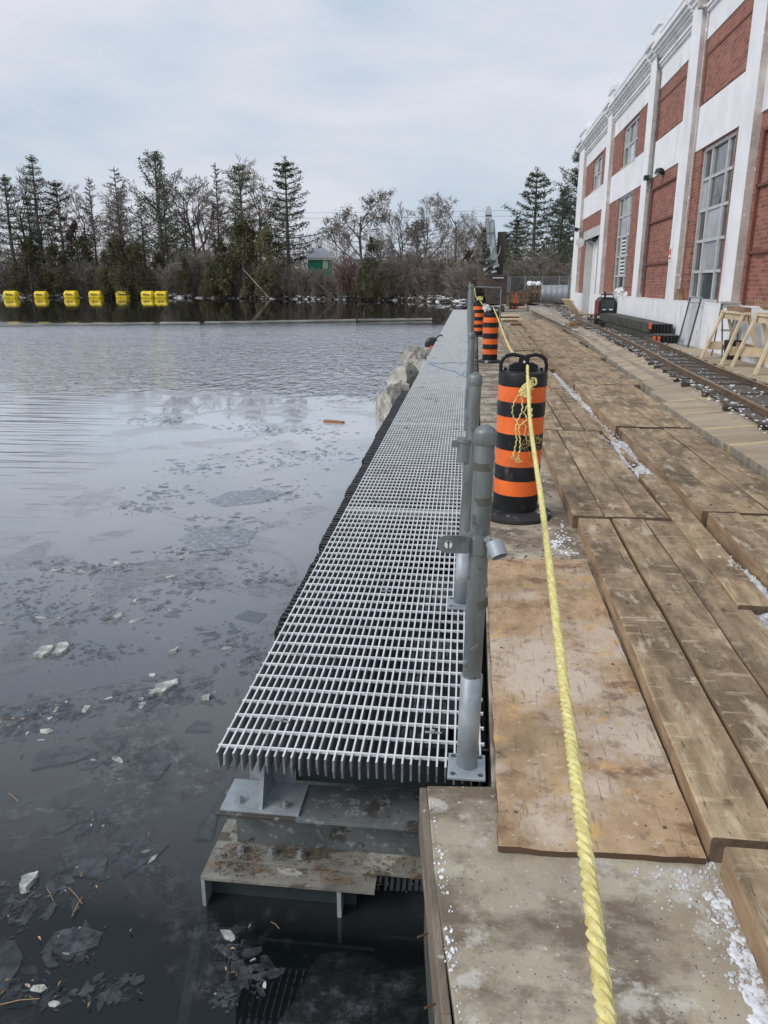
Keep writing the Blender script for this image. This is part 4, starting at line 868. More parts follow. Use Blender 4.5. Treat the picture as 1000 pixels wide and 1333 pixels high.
floe('small bright ice piece near the left edge at the bottom', [(26, 1160), (30, 1146), (50, 1139), (48, 1148), (34, 1161)], 'icew', .02)
floe('small pale ice piece just right of the long whitish floe, pointing up', [(262, 911), (275, 905), (272, 912)], 'icew', .018)
floe('small pale ice chip above the long whitish floe', [(218, 852), (232, 845), (230, 850)], 'icew', .018)
floe('thin white ice sliver left of the upper debris patch', [(148, 803), (158, 800), (160, 804), (150, 806)], 'icew', .015)
floe('large clear triangular ice sheet with a raised lower edge', [(40, 1004), (52, 978), (90, 972), (130, 980), (100, 992)], 'ice', .009)
floe('dark ice plate with a pointed top and a torn right side', [(119, 962), (133, 950), (147, 958), (158, 972), (154, 980), (135, 972)], 'ice', .014)
floe('rounded clear ice plate below and right of the pointed one', [(184, 990), (194, 974), (216, 978), (222, 995), (206, 1016), (190, 1010)], 'ice', .008)
floe('lone clear half-round ice plate left of the grating', [(241, 953), (256, 940), (270, 940), (275, 953)], 'ice', .010)
floe('clear ice plate beside the steel beam end, triangular', [(253, 1094), (258, 1078), (280, 1048), (290, 1030), (300, 1024), (276, 1094)], 'ice', .008)
floe('broad round clear ice sheet near the lower left', [(78, 1110), (90, 1096), (125, 1100), (140, 1120), (135, 1145), (95, 1142)], 'ice', .007)
floe('narrow ice plate with a jagged right tip below the round sheet', [(160, 1142), (165, 1120), (178, 1100), (221, 1100), (200, 1118), (182, 1130)], 'ice', .007)
floe('flat ice plate with debris right of the lower left corner', [(66, 1240), (70, 1215), (110, 1208), (134, 1216), (128, 1232), (90, 1245)], 'ice', .006)
floe('dark clear ice plate touching the left photo edge low down', [(-20, 1310), (-10, 1230), (20, 1226), (30, 1250), (10, 1290)], 'ice', .006)
floe('pale bluish ice sheet far out below the floating board', [(232, 702), (262, 688), (300, 684), (334, 692), (320, 712), (260, 718)], 'icep', .004)
floe('long pale ice sheet across the middle of the lake', [(268, 652), (300, 640), (345, 637), (372, 643), (340, 655), (290, 660)], 'icep', .004)
floe('thin square of ice with a snowy edge near the small birds-foot crack', [(306, 804), (322, 795), (348, 800), (336, 812)], 'ice', .006)
# shards: nobody could count these
b = MB(); bw = MB(); random.seed(66)
cl_u = [(60, 800, 80, 18), (170, 790, 70, 22), (250, 760, 40, 18), (40, 770, 60, 20), (110, 850, 60, 14), (230, 900, 60, 22), (290, 830, 40, 20), (180, 910, 45, 12), (50, 930, 50, 24), (90, 925, 30, 14), (150, 990, 60, 18), (120, 1070, 35, 14), (60, 1160, 60, 26), (100, 1130, 35, 22), (180, 1110, 22, 18), (90, 1230, 35, 22), (140, 1290, 40, 18), (20, 1180, 20, 30), (40, 1290, 50, 18), (30, 940, 30, 20),
        (260, 610, 40, 10), (220, 640, 40, 10), (180, 660, 30, 8), (340, 600, 60, 14), (420, 590, 50, 14), (390, 560, 60, 10), (450, 520, 40, 10), (330, 560, 50, 7), (200, 548, 45, 5), (300, 680, 50, 14), (340, 750, 30, 18), (330, 860, 30, 18), (370, 640, 40, 14), (250, 720, 60, 10), (120, 740, 80, 10), (430, 480, 40, 6), (500, 500, 15, 16), (300, 1240, 18, 30), (330, 1270, 22, 20), (290, 1300, 16, 14)]
for (u, v, su, sv) in cl_u:
    k = int(40 + su) if v < 1000 else int(30 + su * .7)
    for i in range(k):
        uu, vv = random.gauss(u, su * .6), random.gauss(v, sv * .6)
        if vv < 470: continue
        x, y = pxw(uu, vv)
        if x > -.95 + wx(y) and y > 2.6: continue
        if x > -.2: continue
        dist = math.hypot(x, y); r = random.choice((.003, .003, .004, .005, .007, .010, .018)) * (.6 + dist * .13)
        P_ = floe_poly(r, random.choice((4, 5, 6, 7)), None, .35, random.uniform(1.2, 3.0)); tx, ty = random.gauss(0, .05 if y < 4 else .12), random.gauss(0, .05 if y < 4 else .12)
        tgt = bw if random.random() < .035 else b
        n = len(P_); k0 = len(tgt.v); tgt.v += [(x + a, y + c_, WZ + .004 + a * tx + c_ * ty) for a, c_ in P_] + [(x + a * .97, y + c_ * .97, WZ - .012) for a, c_ in P_]
        tgt.f.append(tuple(range(k0, k0 + n))); tgt.m.append(0)
        for j in range(n): tgt.f.append((k0 + (j + 1) % n, k0 + j, k0 + n + j, k0 + n + (j + 1) % n)); tgt.m.append(0)
o = b.build('ice_shards', 'ice'); tag(o, 'patches of small clear ice shards spread over the lake', 'ice', kind='stuff')
o = bw.build('white_ice_bits', 'icew'); tag(o, 'small white bits of ice among the clear shards', 'ice', kind='stuff')
# leaves and twigs on the ice
b = MB(); random.seed(77)
for i in range(60):
    u, v, su, sv = random.choice(cl_u[:20] + cl_u[-3:]); x, y = pxw(random.gauss(u, su * .6), random.gauss(v, sv * .6))
    if x > -.25: continue
    a = random.random() * 6.28; l_ = random.uniform(.003, .011) * (1 + y * .12); wd = l_ * .25; c_, s_ = math.cos(a), math.sin(a)
    b.add([(x - l_ * c_, y - l_ * s_, WZ + .012), (x + wd * s_, y - wd * c_, WZ + .018), (x + l_ * c_, y + l_ * s_, WZ + .013), (x - wd * s_, y + wd * c_, WZ + .014)], [(0, 1, 2, 3)])
for (u, v, u2, v2) in [(0, 1311, 52, 1303), (90, 1158, 108, 1180), (94, 1196, 108, 1170), (62, 1160, 70, 1176), (353, 1203, 364, 1212), (12, 1035, 24, 1046)]:
    (x, y), (x2, y2) = pxw(u, v), pxw(u2, v2); b.tube([(x, y, WZ + .01), ((x + x2) / 2, (y + y2) / 2, WZ + .016), (x2, y2, WZ + .01)], .0012, 4)
o = b.build('floating_leaves', 'leaf'); tag(o, 'dead leaves, twigs and needles floating on the lake', 'leaves', kind='stuff')

# ------------------------------------------------------------------ yellow buoys and log boom
by = [(-73.44, 119.5), (-70.1, 122.5), (-65.5, 123.5), (-61.5, 124.0), (-57.4, 125), (-53.1, 125), (-50.8, 125)]
bl = ['leftmost yellow float on the lake, cut close to the photo edge', 'second yellow float from the left', 'third yellow float from the left', 'middle one of the seven yellow floats', 'third yellow float from the right end', 'second yellow float from the right end', 'rightmost yellow float, close beside its neighbour']
def buoy_proto():
    t = thing('yellow_buoy', bl[0], 'buoy', (by[0][0], by[0][1], WZ), group='yellow floats in a line across the lake')
    b = MB(); W2, H, D = 1.12, 1.5, .7; prof = []
    for i in range(20):
        a = 2 * math.pi * i / 20; prof.append((max(-1, min(1, 1.1 * math.cos(a))), max(-1, min(1, 1.05 * math.sin(a)))))
    for xx, s_ in ((-W2, .6), (-W2 + .06, .82), (-W2 + .2, 1), (-.15, 1), (-.1, .95), (.1, .95), (.15, 1), (W2 - .2, 1), (W2 - .06, .82), (W2, .6)):
        for (c_, s2) in prof: b.v.append((xx, c_ * D * s_, .42 + s2 * H / 2 * s_))
    for i in range(9):
        for j in range(20): q = (j + 1) % 20; b.f.append((i * 20 + j, i * 20 + q, (i + 1) * 20 + q, (i + 1) * 20 + j)); b.m.append(0)
    b.f.append(tuple(range(20))[::-1]); b.f.append(tuple(range(180, 200))); b.m += [0, 0]
    b.build('float_body', 'yellow', t); b = MB(); b.tube([(-W2 - .4, 0, .1), (W2 + .4, 0, .1)], .06, 6); b.build('cable', 'blackp', t)
    b = MB(); b.box(-.55, .0, -.83, -.80, .5, .78); b.box(.1, .6, -.83, -.80, .5, .74); b.build('marking', plain('faded_marking', (.25, .18, .02), .6), t)
    return t
bp = buoy_proto()
for i in range(1, 7): dup(bp, (by[i][0], by[i][1], WZ), (0, 0, random.uniform(-.15, .15)), bl[i], (random.uniform(.9, 1),) * 3)
def lg(a, c_, label, r=.11):
    a = Vector(a); c_ = Vector(c_); t = thing('boom_log', label, 'log', tuple(a), group='floating logs of the boom across the lake'); d = c_ - a; k = 12; random.seed(int(a.x * 10))
    P_ = [d * (i / k) + Vector((0, random.uniform(-.04, .04), 0)) for i in range(k + 1)]; b = MB(); b.tube(P_, [r * random.uniform(.85, 1.1) for _ in P_], 8); b.build('trunk', mat('wet_log' + label[:6], (.10, .095, .085), (.32, .31, .29), 1.5, stretch=(.3, 1, 3), rough=.6, bump=0), t, smooth=True)
    b = MB(); b.tube([d * .985 + Vector((0, 0, .05)), d * 1.0 + Vector((.5, 0, -.05))], .04, 6); b.build('chain', 'wetsteel', t)
lg((-39.3, 34.6, WZ + .03), (-17.8, 42.4, WZ + .03), 'leftmost log of the floating boom, running out of the photo')
lg((-17.5, 42.6, WZ + .03), (-15.4, 43.0, WZ + .03), 'short log at the gap of the boom', .12)
lg((-15.2, 43.3, WZ + .04), (-7.2, 47.5, WZ + .04), 'middle log of the floating boom')
lg((-7.1, 47.7, WZ + .04), (-2.7, 49.6, WZ + .04), 'rightmost log of the boom, reaching the walkway')

# ------------------------------------------------------------------ building
BX, BB, BG = 4.60, 4.745, .262
bd = thing('industrial_building', 'long two-storey white and red brick industrial building with pilasters on the right', 'building', (BX, 24, BG))
def bbuild(b, name, mats, par=None, **k):
    o = b.build(name, mats, par or bd, **k)
    if (par or bd) is bd: o.location = (-BX, -24, -BG)
    return o
piers = [(38.1, 39.93), (30.82, 31.77), (23.72, 24.5), (19.36, 20.2), (15.1, 15.84), (10.7, 11.45), (6.3, 7.05), (1.9, 2.65)]
for (y0, y1) in piers:
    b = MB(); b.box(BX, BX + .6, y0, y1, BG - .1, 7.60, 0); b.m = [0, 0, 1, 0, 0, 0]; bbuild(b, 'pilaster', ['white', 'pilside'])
    b = MB(); b.box(BX - .05, BX + .5, y0 - .05, y1 + .05, 7.42, 7.52); b.box(BX - .12, BX + .5, y0 - .12, y1 + .12, 7.522, 7.66); b.box(BX - .20, BX + .5, y0 - .18, y1 + .18, 7.662, 7.76); bbuild(b, 'pilaster_cap', 'white')
    b = MB(); b.box(BX - .02, BX + .42, y0 - .02, y1 + .02, 7.762, 8.22); b.box(BX - .08, BX + .48, y0 - .08, y1 + .08, 8.10, 8.24)
    b.add([(BX - .04, y0 - .04, 8.242), (BX + .44, y0 - .04, 8.242), (BX + .44, y1 + .04, 8.242), (BX - .04, y1 + .04, 8.242), (BX + .04, y0 + .06, 8.38), (BX + .36, y0 + .06, 8.38), (BX + .36, y1 - .06, 8.38), (BX + .04, y1 - .06, 8.38)], [(0, 3, 2, 1), (4, 5, 6, 7), (0, 1, 5, 4), (1, 2, 6, 5), (2, 3, 7, 6), (3, 0, 4, 7)])
    bbuild(b, 'parapet_block', 'white')
def wall_open(b, y0, y1, z0, z1, ops, x0=BB, x1=BB + .5, mi=0):
    ops = sorted(ops); y = y0
    for (a, c_, d, e_) in ops:
        if a > y: b.box(x0, x1, y, a, z0, z1, mi)
        if d > z0: b.box(x0, x1, a, c_, z0, d, mi)
        if e_ < z1: b.box(x0, x1, a, c_, e_, z1, mi)
        y = c_
    if y < y1: b.box(x0, x1, y, y1, z0, z1, mi)
def window(y0, y1, z0, z1, cols, rows, louvre=None, pale=()):
    xg = BB + .10; wn = bpy.data.objects.new('window', None); COL.objects.link(wn); wn.parent = bd; wn.location = (0, (y0 + y1) / 2 - 24, z0 - BG); ox, oy, oz = BX, (y0 + y1) / 2, z0
    def wb(b, nm, m_): o = b.build(nm, m_, wn); o.location = (-ox, -oy, -oz); return o
    W_ = y1 - y0; H = z1 - z0; ysp = [y0]
    for c_ in cols: ysp.append(ysp[-1] + c_ * W_)
    b = MB(); f = .07
    b.box(xg - .05, xg + .08, y0, y0 + f, z0, z1); b.box(xg - .05, xg + .08, y1 - f, y1, z0, z1); b.box(xg - .05, xg + .08, y0 + f, y1 - f, z0, z0 + f); b.box(xg - .05, xg + .08, y0 + f, y1 - f, z1 - f, z1)
    wb(b, 'frame', 'frame')
    for yy in ysp[1:-1]: b = MB(); b.box(xg - .04, xg + .06, yy - .05, yy + .05, z0 + f, z1 - f); wb(b, 'mullion', 'frame')
    for i in range(1, rows): zz = z0 + H * i / rows; b = MB(); b.box(xg - .03, xg + .05, y0 + f, y1 - f, zz - .03, zz + .03); wb(b, 'glazing_bar', 'frame')
    for i in range(rows):
        for j in range(len(cols)):
            a, c_ = ysp[j] + .04, ysp[j + 1] - .04; d, e_ = z0 + H * i / rows + .03, z0 + H * (i + 1) / rows - .03
            if louvre and (i, j) in louvre:
                b = MB(); b.box(xg, xg + .02, a, c_, d, e_); wb(b, 'vent_panel', 'white')
                for q in range(5):
                    zz = d + (e_ - d) * (q + .3) / 5; b = MB(); b.box(xg - .012, xg + .001, a + .12, c_ - .12, zz, zz + (e_ - d) * .09); wb(b, 'louvre', 'blackp')
            else:
                b = MB(); b.box(xg + .005, xg + .015, a, c_, d, e_, rot=(0, random.uniform(-.012, .012), random.uniform(-.012, .012))); wb(b, 'pane', 'curtain' if (i, j) in pale else 'glass')
    b = MB(); b.box(BB - .03, xg, y0 - .02, y1 + .02, z0 - .06, z0 + .004); wb(b, 'sill', 'pilside')
random.seed(18)
bays = []
for i in range(len(piers) - 1): bays.append((piers[i + 1][1], piers[i][0]))
PL = 1.17
for bi, (y0, y1) in enumerate(bays):
    lo_op, up_op = [], []
    if bi == 0: lo_op = [(32.9, 36.55, BG, 3.42)]; up_op = [(33.4, 35.9, 5.30, 6.50)]
    if bi == 1: lo_op = [(26.45, 29.0, PL + .01, 4.36)]; up_op = [(26.45, 29.0, 5.28, 6.53)]
    if bi == 3: lo_op = [(16.45, 18.77, PL + .01, 4.34)]
    if bi == 5: lo_op = [(8.0, 10.0, PL + .01, 4.34)]
    # lower brick, spandrel, upper brick, frieze
    b = MB(); wall_open(b, y0, y1, PL, 4.35, lo_op); bbuild(b, 'lower_brick_wall', 'brick')
    b = MB(); b.box(BB - .022, BB + .5, y0, y1, 4.352, 5.25); bbuild(b, 'spandrel', 'white')
    b = MB(); wall_open(b, y0, y1, 5.252, 6.55, up_op); bbuild(b, 'upper_brick_wall', 'brick')
    b = MB(); b.box(BB - .022, BB + .5, y0, y1, 6.552, 7.60); bbuild(b, 'frieze', 'white')
    # cornice mouldings
    b = MB(); 
    for (xo, z0, z1) in ((-.05, 7.08, 7.14), (-.09, 7.142, 7.20), (-.03, 7.20, 7.30), (-.12, 7.302, 7.36), (-.17, 7.362, 7.42), (-.24, 7.422, 7.50), (-.30, 7.502, 7.60)): b.box(BB + xo - .03, BB + .3, y0, y1, z0, z1)
    bbuild(b, 'cornice', 'white')
    b = MB(); b.box(BX + .05, BX + .40, y0, y1, 7.602, 7.92); b.box(BX - .01, BX + .45, y0, y1, 7.922, 8.0); bbuild(b, 'parapet', 'white')
    # plinth
    b = MB()
    if bi == 0:
        b.box(BX - .01, BX + .6, y0, 32.9, BG - .1, PL); bbuild(b, 'plinth', 'plinth'); b = MB(); b.box(BX - .01, BX + .6, 36.55, y1, BG - .1, PL)
    else: b.box(BX - .01, BX + .6, y0, y1, BG - .1, PL)
    bbuild(b, 'plinth', 'plinth')
    b = MB(); yy = y0
    while yy < y1 - .2:
        l_ = min(random.uniform(.4, .9), y1 - yy); b.box(BX - .015, BB + .0, yy, yy + l_ - .01, PL + .001, PL + random.uniform(.012, .03)); yy += l_
    if bi: bbuild(b, 'sill_course', 'plinth')
    # recessed panel joints
    def groove(a, c_, d, e_):
        b = MB(); t_ = .045
        b.box(BB - .045, BB + .001, a, c_, e_ - t_, e_); b.box(BB - .045, BB + .001, c_ - t_, c_, d, e_ - t_)
        bbuild(b, 'brick_ledge', 'brickdark')
        b = MB(); b.box(BB - .03, BB + .001, a, c_ - t_ - .001, d + .001, e_ - t_ - .001); bbuild(b, 'brick_panel', 'brick')
    if not up_op: groove(y0 + .03, y1 - .32, 5.27, 6.22)
    if not lo_op:
        b = MB(); b.box(BB - .055, BB + .002, y1 - .36, y1 - .30, PL + .03, 4.0); bbuild(b, 'brick_ledge', 'brickdark')
        for zz in (2.05, 3.13, 4.0): b = MB(); b.box(BB - .055, BB + .002, y0, y1 - .305, zz, zz + .05); bbuild(b, 'brick_ledge', 'brickdark')
    if bi == 0:
        b = MB(); b.box(BB - .03, BB + .4, 32.2, 37.4, 3.0 + .42, 3.78); b.box(BB - .06, BB - .028, 32.2, 37.4, 3.40, 3.46); bbuild(b, 'lintel', 'greyconc')
        
        for (a, c_) in ((36.48, 36.549), (32.901, 32.97)): b = MB(); b.box(BB - .01, BB + .55, a, c_, BG, 3.40); bbuild(b, 'door_reveal', 'greyconc')
        d_ = bpy.data.objects.new('door', None); COL.objects.link(d_); d_.parent = bd
        for (a, c_) in ((32.98, 34.7), (34.71, 36.47)):
            b = MB(); b.box(BX + .52, BX + .58, a, c_, BG, 3.42); o = b.build('door_leaf', 'shed', d_); o.location = (-BX, -24, -BG)
            b = MB(); b.box(BX + .50, BX + .519, a + .15, c_ - .15, BG + 1.5, BG + 2.7); o = b.build('door_panel', 'frame', d_); o.location = (-BX, -24, -BG)
        b = MB(); b.box(BX + .46, BX + .5, 34.55, 34.62, BG + 1.0, BG + 1.3); o = b.build('handle', 'blackp', d_); o.location = (-BX, -24, -BG)
    for (a, c_, d, e_) in up_op: window(a, c_, d, e_, [.3, .4, .3], 2, None, [(0, 1), (1, 2)])
    if bi == 1: window(26.45, 29.0, PL + .01, 4.36, [.3, .42, .28], 5, [(1, 1), (2, 1)], [(3, 0), (4, 0), (3, 1), (4, 1)])
    if bi == 3: window(16.45, 18.77, PL + .01, 4.34, [.27, .46, .27], 5, None, [(2, 1), (1, 1), (3, 2)])
    if bi == 5: window(8.0, 10.0, PL + .01, 4.34, [.27, .46, .27], 5)
b = MB(); b.box(BX + .45, 22, 1.9, 39.9, BG, 7.55); bbuild(b, 'core_wall', 'white')
b = MB(); b.box(BX + .45, 22, 1.9, 39.9, 7.552, 7.62); bbuild(b, 'roof', 'roofgrey')
# downpipes
for (y, zt) in ((23.62, 7.3), (19.26, 7.5)):
    b = MB(); x = BX + .09
    b.tube([(x - .12, y, zt + .1), (x - .08, y, zt - .2), (x, y, zt - .35), (x, y, 1.3)], .028 if y > 20 else .02, 8); bbuild(b, 'downpipe', 'pilside' if y < 20 else 'galv')
b = MB(); b.box(BX - .12, BX + .05, 19.18, 19.36, 7.15, 7.45); bbuild(b, 'rainwater_box', 'pilside')
b = MB(); b.box(BX - .10, BX + .02, 23.5, 23.7, 4.30, 4.42); bbuild(b, 'lamp_bracket', 'blackp')
def flood(loc, label, s=1, rz=0):
    t = thing('wall_lamp', label, 'lamp', loc, (0, 0, rz)); b = MB(); b.box(-.20 * s, .02 * s, -.14 * s, .14 * s, -.10 * s, .06 * s, rot=(0, .35, 0)); b.build('housing', 'blackp', t, bevel=.01)
    b = MB(); b.box(-.19 * s, -.0 * s, -.11 * s, .11 * s, -.115 * s, -.102 * s, rot=(0, .35, 0), piv=(-.09 * s, 0, -.02 * s)); b.build('lens', 'lampglass', t)
    b = MB(); b.tube([(0, 0, 0), (.14 * s, 0, .02)], .02, 8); b.build('arm', 'blackp', t)
flood((BB - .02, 22.35, 4.36), 'black floodlight fixed to the wall between the first floor panels', .85, .3)
flood((BX - .08, 37.9, 3.95), 'small black floodlight high on the farthest pilaster', .9)
t = thing('wall_lamp', 'round grey lamp beside the big doorway of the building', 'lamp', (BX - .05, 36.6, 3.3)); b = MB(); b.tube([(-.08, -.12, 0), (-.02, .0, 0)], [.19, .17], 18); b.build('disc', 'frame', t); b = MB(); b.tube([(-.02, 0, 0), (.2, .1, 0)], .02, 6); b.build('arm', 'frame', t)
flood((BX + .05, 33.1, 3.25), 'dark lamp hanging under the door lintel', .9)
t = thing('wall_sign', 'small white sign with a red mark on the pilaster left of the tall window', 'sign', (BX - .004, 20.05, 2.25)); b = MB(); b.box(-.012, .0, -.12, .12, -.17, .17); b.build('plate', 'signwhite', t); b = MB(); b.tube([(-.0125, 0, .04), (-.016, 0, .04)], .08, 16); b.box(-.016, -.0125, -.09, .09, -.13, -.08); b.build('red_mark', 'signred', t)

# ------------------------------------------------------------------ things along the building
# black ribbed mats stacked beside the wall
def ribstack(label, loc, L_, W_, H, rz=0):
    t = thing('ribbed_mat', label, 'plastic mat', loc, (0, 0, rz), 'black ribbed plastic mats stacked by the wall')
    b = MB(); b.box(-W_ / 2 + .03, W_ / 2 - .03, .03, L_ - .03, 0, H); b.m = [0, 1, 0, 0, 0, 0]; b.build('core', ['blackp', 'dusty'], t)
    rb = MB(); rb.box(-.035, .03, -.03, .022, 0, H); r_ = rb.mesh('rib', 'blackp'); rb = MB(); rb.box(-.05, .03, -.045, .03, 0.01, H - .01); r2_ = rb.mesh('rib', 'dusty')
    k = int(L_ / .17)
    for i in range(k): inst(r2_, 'rib', t, (-W_ / 2 + .01, .05 + i * .17, 0))
    k = int(W_ / .075)
    for i in range(k): inst(r_, 'rib', t, (-W_ / 2 + .04 + i * .075, .018, 0), (0, 0, R(90)))
    k = int(L_ / .11)
    b = MB()
    for i in range(k):
        for zz in (H * .25, H * .6): b.box(-W_ / 2 - .012, -W_ / 2 + .02, .03 + i * .11, .085 + i * .11, zz, zz + H * .2)
    o = b.build('lug_row', 'dusty', t); tag(o, kind='stuff')
    return t
ribstack('lowest black ribbed mat lying against the building wall', (4.24, 17.95, .295), 7.4, .56, .17, .002)
ribstack('upper black ribbed mat stacked slightly back from the lower one', (4.26, 18.75, .47), 7.0, .55, .20, .006)
for (x, y, z, lab) in ((3.94, 17.92, .30, 'orange tag on the lower ribbed mat at the track side'), (4.03, 17.90, .30, 'second orange tag on the lower ribbed mat'), (3.97, 18.6, .56, 'orange tag on the upper ribbed mat')):
    t = thing('orange_tag', lab, 'tag', (x, y, z)); b = MB(); b.box(-.03, .03, -.012, 0, .01, .15); b.box(-.034, .034, -.02, -.0125, .09, .12); b.build('strip', 'conered', t)
# generator
g = thing('generator', 'black and dark red portable welder generator standing by the wall', 'generator', (4.27, 26.6, .30))
b = MB(); b.add([(x, y, z) for y in (0, .9) for x, z in ((-.27, .08), (.27, .08), (.27, .72), (.2, .84), (-.17, .84), (-.27, .72))], [(0, 1, 2, 3, 4, 5), (11, 10, 9, 8, 7, 6)] + [(i, 6 + i, 6 + (i + 1) % 6, (i + 1) % 6) for i in range(6)]); b.build('housing', 'blackp', g, bevel=.02)
b = MB(); b.box(-.285, -.272, .05, .85, .2, .74); b.build('side_cover', 'genred', g, bevel=.005)
b = MB(); b.box(-.2, .2, -.02, -.002, .42, .76); b.build('control_panel', 'wetsteel', g)
for i in range(3):
    for j in range(2): b = MB(); b.lathe([(.025, 0), (.022, .015)], 10); o = b.build('knob', 'rubber', g, loc=(-.12 + i * .12, -.022, .53 + j * .14)); o.rotation_euler = (R(90), 0, 0)
b = MB(); b.box(-.15, -.05, -.024, -.0205, .44, .47); b.box(.06, .17, -.024, -.0205, .44, .48); b.build('label_strip', 'signwhite', g)
b = MB(); b.box(-.2, .2, -.03, -.002, .14, .36); b.build('grille', 'rubber', g)
b = MB(); b.tube([(-.2, .2, .84), (-.2, .2, .92), (.2, .2, .92), (.2, .2, .84)], .018, 8); b.tube([(-.02, .5, .84), (-.02, .5, 1.0)], .035, 8); b.build('top_handle', 'blackp', g)
for sx in (-.24, .24):
    for yy in (.15, .75): b = MB(); b.tube([(sx - .03, yy, .08), (sx + .03, yy, .08)], .08, 14); b.build('wheel', 'rubber', g)
t = thing('white_sack', 'crumpled white plastic sack on the sill behind the generator', 'sack', (4.68, 26.7, 1.19)); b = MB(); random.seed(4)
for k in range(26): b.lump((random.uniform(-.06, .1), random.uniform(-.6, .7), random.uniform(.0, .16)), random.uniform(.1, .2), .3, (.7, 1.2, .8))
b.build('sack', 'whitebag', t, smooth=True)
t = thing('cable_coil', 'black cable heaped on the ground beside the track before the generator', 'cable', (3.98, 24.9, .31)); b = MB()
for k in range(7): b.tube([(.12 * math.cos(a * .5 + k) * (1 + .1 * k), .5 * math.sin(a * .5 + k), .02 + .02 * k) for a in range(13)], .016, 5)
b.build('coil', 'blackp', t)
t = thing('black_box', 'small black box standing left of the generator', 'box', (3.93, 26.2, .3)); b = MB(); b.box(-.09, .09, -.15, .15, 0, .34); b.build('case', 'blackp', t, bevel=.01); b = MB(); b.box(-.05, .05, -.157, -.151, .2, .28); b.build('lid', 'frame', t)
# pale slatted board leaning
t = thing('slatted_board', 'pale new slatted board leaning near the doorway pilaster', 'board', (4.22, 33.6, .31), (R(0), R(-40), R(12)))
for k in range(6): b = MB(); b.box(-.02, .02, -.55 + k * .185, -.375 + k * .185, 0, .85); b.build('slat', 'newwood', t)
b = MB(); b.box(.021, .06, -.55, .55, .1, .2); b.box(.021, .06, -.55, .55, .65, .75); b.build('batten', 'newwood', t)
t = thing('small_pallet', 'low brown wooden blocking between the slatted board and the generator', 'pallet', (4.25, 31.2, .29)); b = MB(); b.box(-.28, .28, -.3, .3, .12, .16); b.build('top_board', 'oldwood', t); b = MB(); b.box(-.26, -.18, -.3, .3, 0, .12); b.box(.18, .26, -.3, .3, 0, .12); b.build('bearer', 'oldwood', t)
t = thing('wood_block', 'small wood block lying on the deck left of the track', 'block', (2.95, 24.6, .31), (0, 0, .3)); b = MB(); b.box(-.14, .14, -.12, .12, 0, .12); b.box(-.17, .2, .13, .16, 0, .1); b.build('block', 'oldwood', t, bevel=.004)
t = thing('sill_block', 'brown wood block sitting on the sill beside the tall window', 'block', (4.69, 19.15, 1.19)); b = MB(); b.box(-.06, .05, -.14, .14, 0, .26); b.box(-.065, .055, .142, .2, 0, .18); b.build('block', 'oldwood', t, bevel=.004)
for (x, y) in ((3.65, 30.3), (4.0, 29.4)):
    t = thing('stone_lump', 'pale stone lying inside the track' if x < 3.8 else 'pale brown stone lying beside the track', 'stone', (x, y, .33)); b = MB(); b.lump((0, 0, .05), .14, .3, (1, 1.3, .7)); b.lump((.1, .1, .03), .08, .3); b.build('stone', 'rock', t)

# mesh gate panel leaning on the wall
t = thing('mesh_panel', 'chain-link gate panel with dark pipe frame leaning against the plinth', 'mesh panel', (4.36, 16.72, .30), (0, R(9), 0)); Wm, Hm = .82, 1.0
b = MB(); b.tube([(0, 0, 0), (0, 0, Hm)], .019, 8); b.tube([(0, Wm, 0), (0, Wm, Hm)], .019, 8); b.build('frame_pipe', 'wetsteel', t)
b = MB(); b.tube([(0, -.03, Hm), (0, Wm + .03, Hm)], .019, 8); b.tube([(0, 0, .04), (0, Wm, .04)], .016, 8); b.tube([(0, 0, Hm - .1), (0, Wm, Hm - .1)], .01, 6); b.build('rail', 'galv_light', t)
def chain(b, w_, h_, sp_, r, ox=0):
    k = -int(h_ / sp_) - 1
    while k * sp_ < w_:
        a = k * sp_
        for sgn in (1, -1):
            y0_, z0_, y1_, z1_ = (a, 0, a + h_, h_)
            if y0_ < 0: z0_ = -y0_; y0_ = 0
            if y1_ > w_: z1_ = h_ - (y1_ - w_); y1_ = w_
            if z1_ - z0_ > .01:
                if sgn < 0: y0_, y1_ = w_ - y0_, w_ - y1_
                b.tube([(ox, y0_, z0_), (ox, y1_, z1_)], r, 3, cap=False)
        k += 1
b = MB(); chain(b, Wm, Hm - .12, .05, .0018); o = b.build('chain_link', 'galv_light', t); tag(o, kind='stuff')

# sawhorses
def sawhorse(label, x, y, rz=0):
    t = thing('sawhorse', label, 'sawhorse', (x, y, .295), (0, 0, rz), 'wooden sawhorses at the right edge'); Hs = .82; L_ = 1.08; sp_ = .30
    b = MB(); b.box(-.05, .05, -.06, L_ + .1, Hs - .03, Hs + .01); b.build('top_beam', 'newwood', t, bevel=.002)
    b = MB(); b.box(-.02, .02, -.03, L_ + .06, Hs - .13, Hs - .032); b.build('spine', 'newwood', t)
    for yy in (.02, L_):
        for s_ in (-1, 1):
            b = MB(); b.bar((s_ * sp_, yy + (-.05 if yy < .5 else .05), 0), (s_ * .045, yy, Hs - .04), .085, .036, up=(1, 0, 0)); b.build('leg', 'newwood', t, bevel=.002)
        b = MB(); b.box(-.2, .2, yy - .06 + (0 if yy < .5 else .08), yy - .04 + (0 if yy < .5 else .08), .16, .30); b.build('brace', 'newwood', t)
    b = MB(); b.box(.19, .21, .0, L_, .17, .31); b.build('side_brace', 'oldwood', t)
    return t
s1 = sawhorse('pale wooden sawhorse next to the mesh panel, farther of the two', 4.27, 13.15)
s2 = dup(s1, (4.33, 11.75, .295), (0, 0, -.03), 'pale wooden sawhorse nearer the camera, cut by the right photo edge')
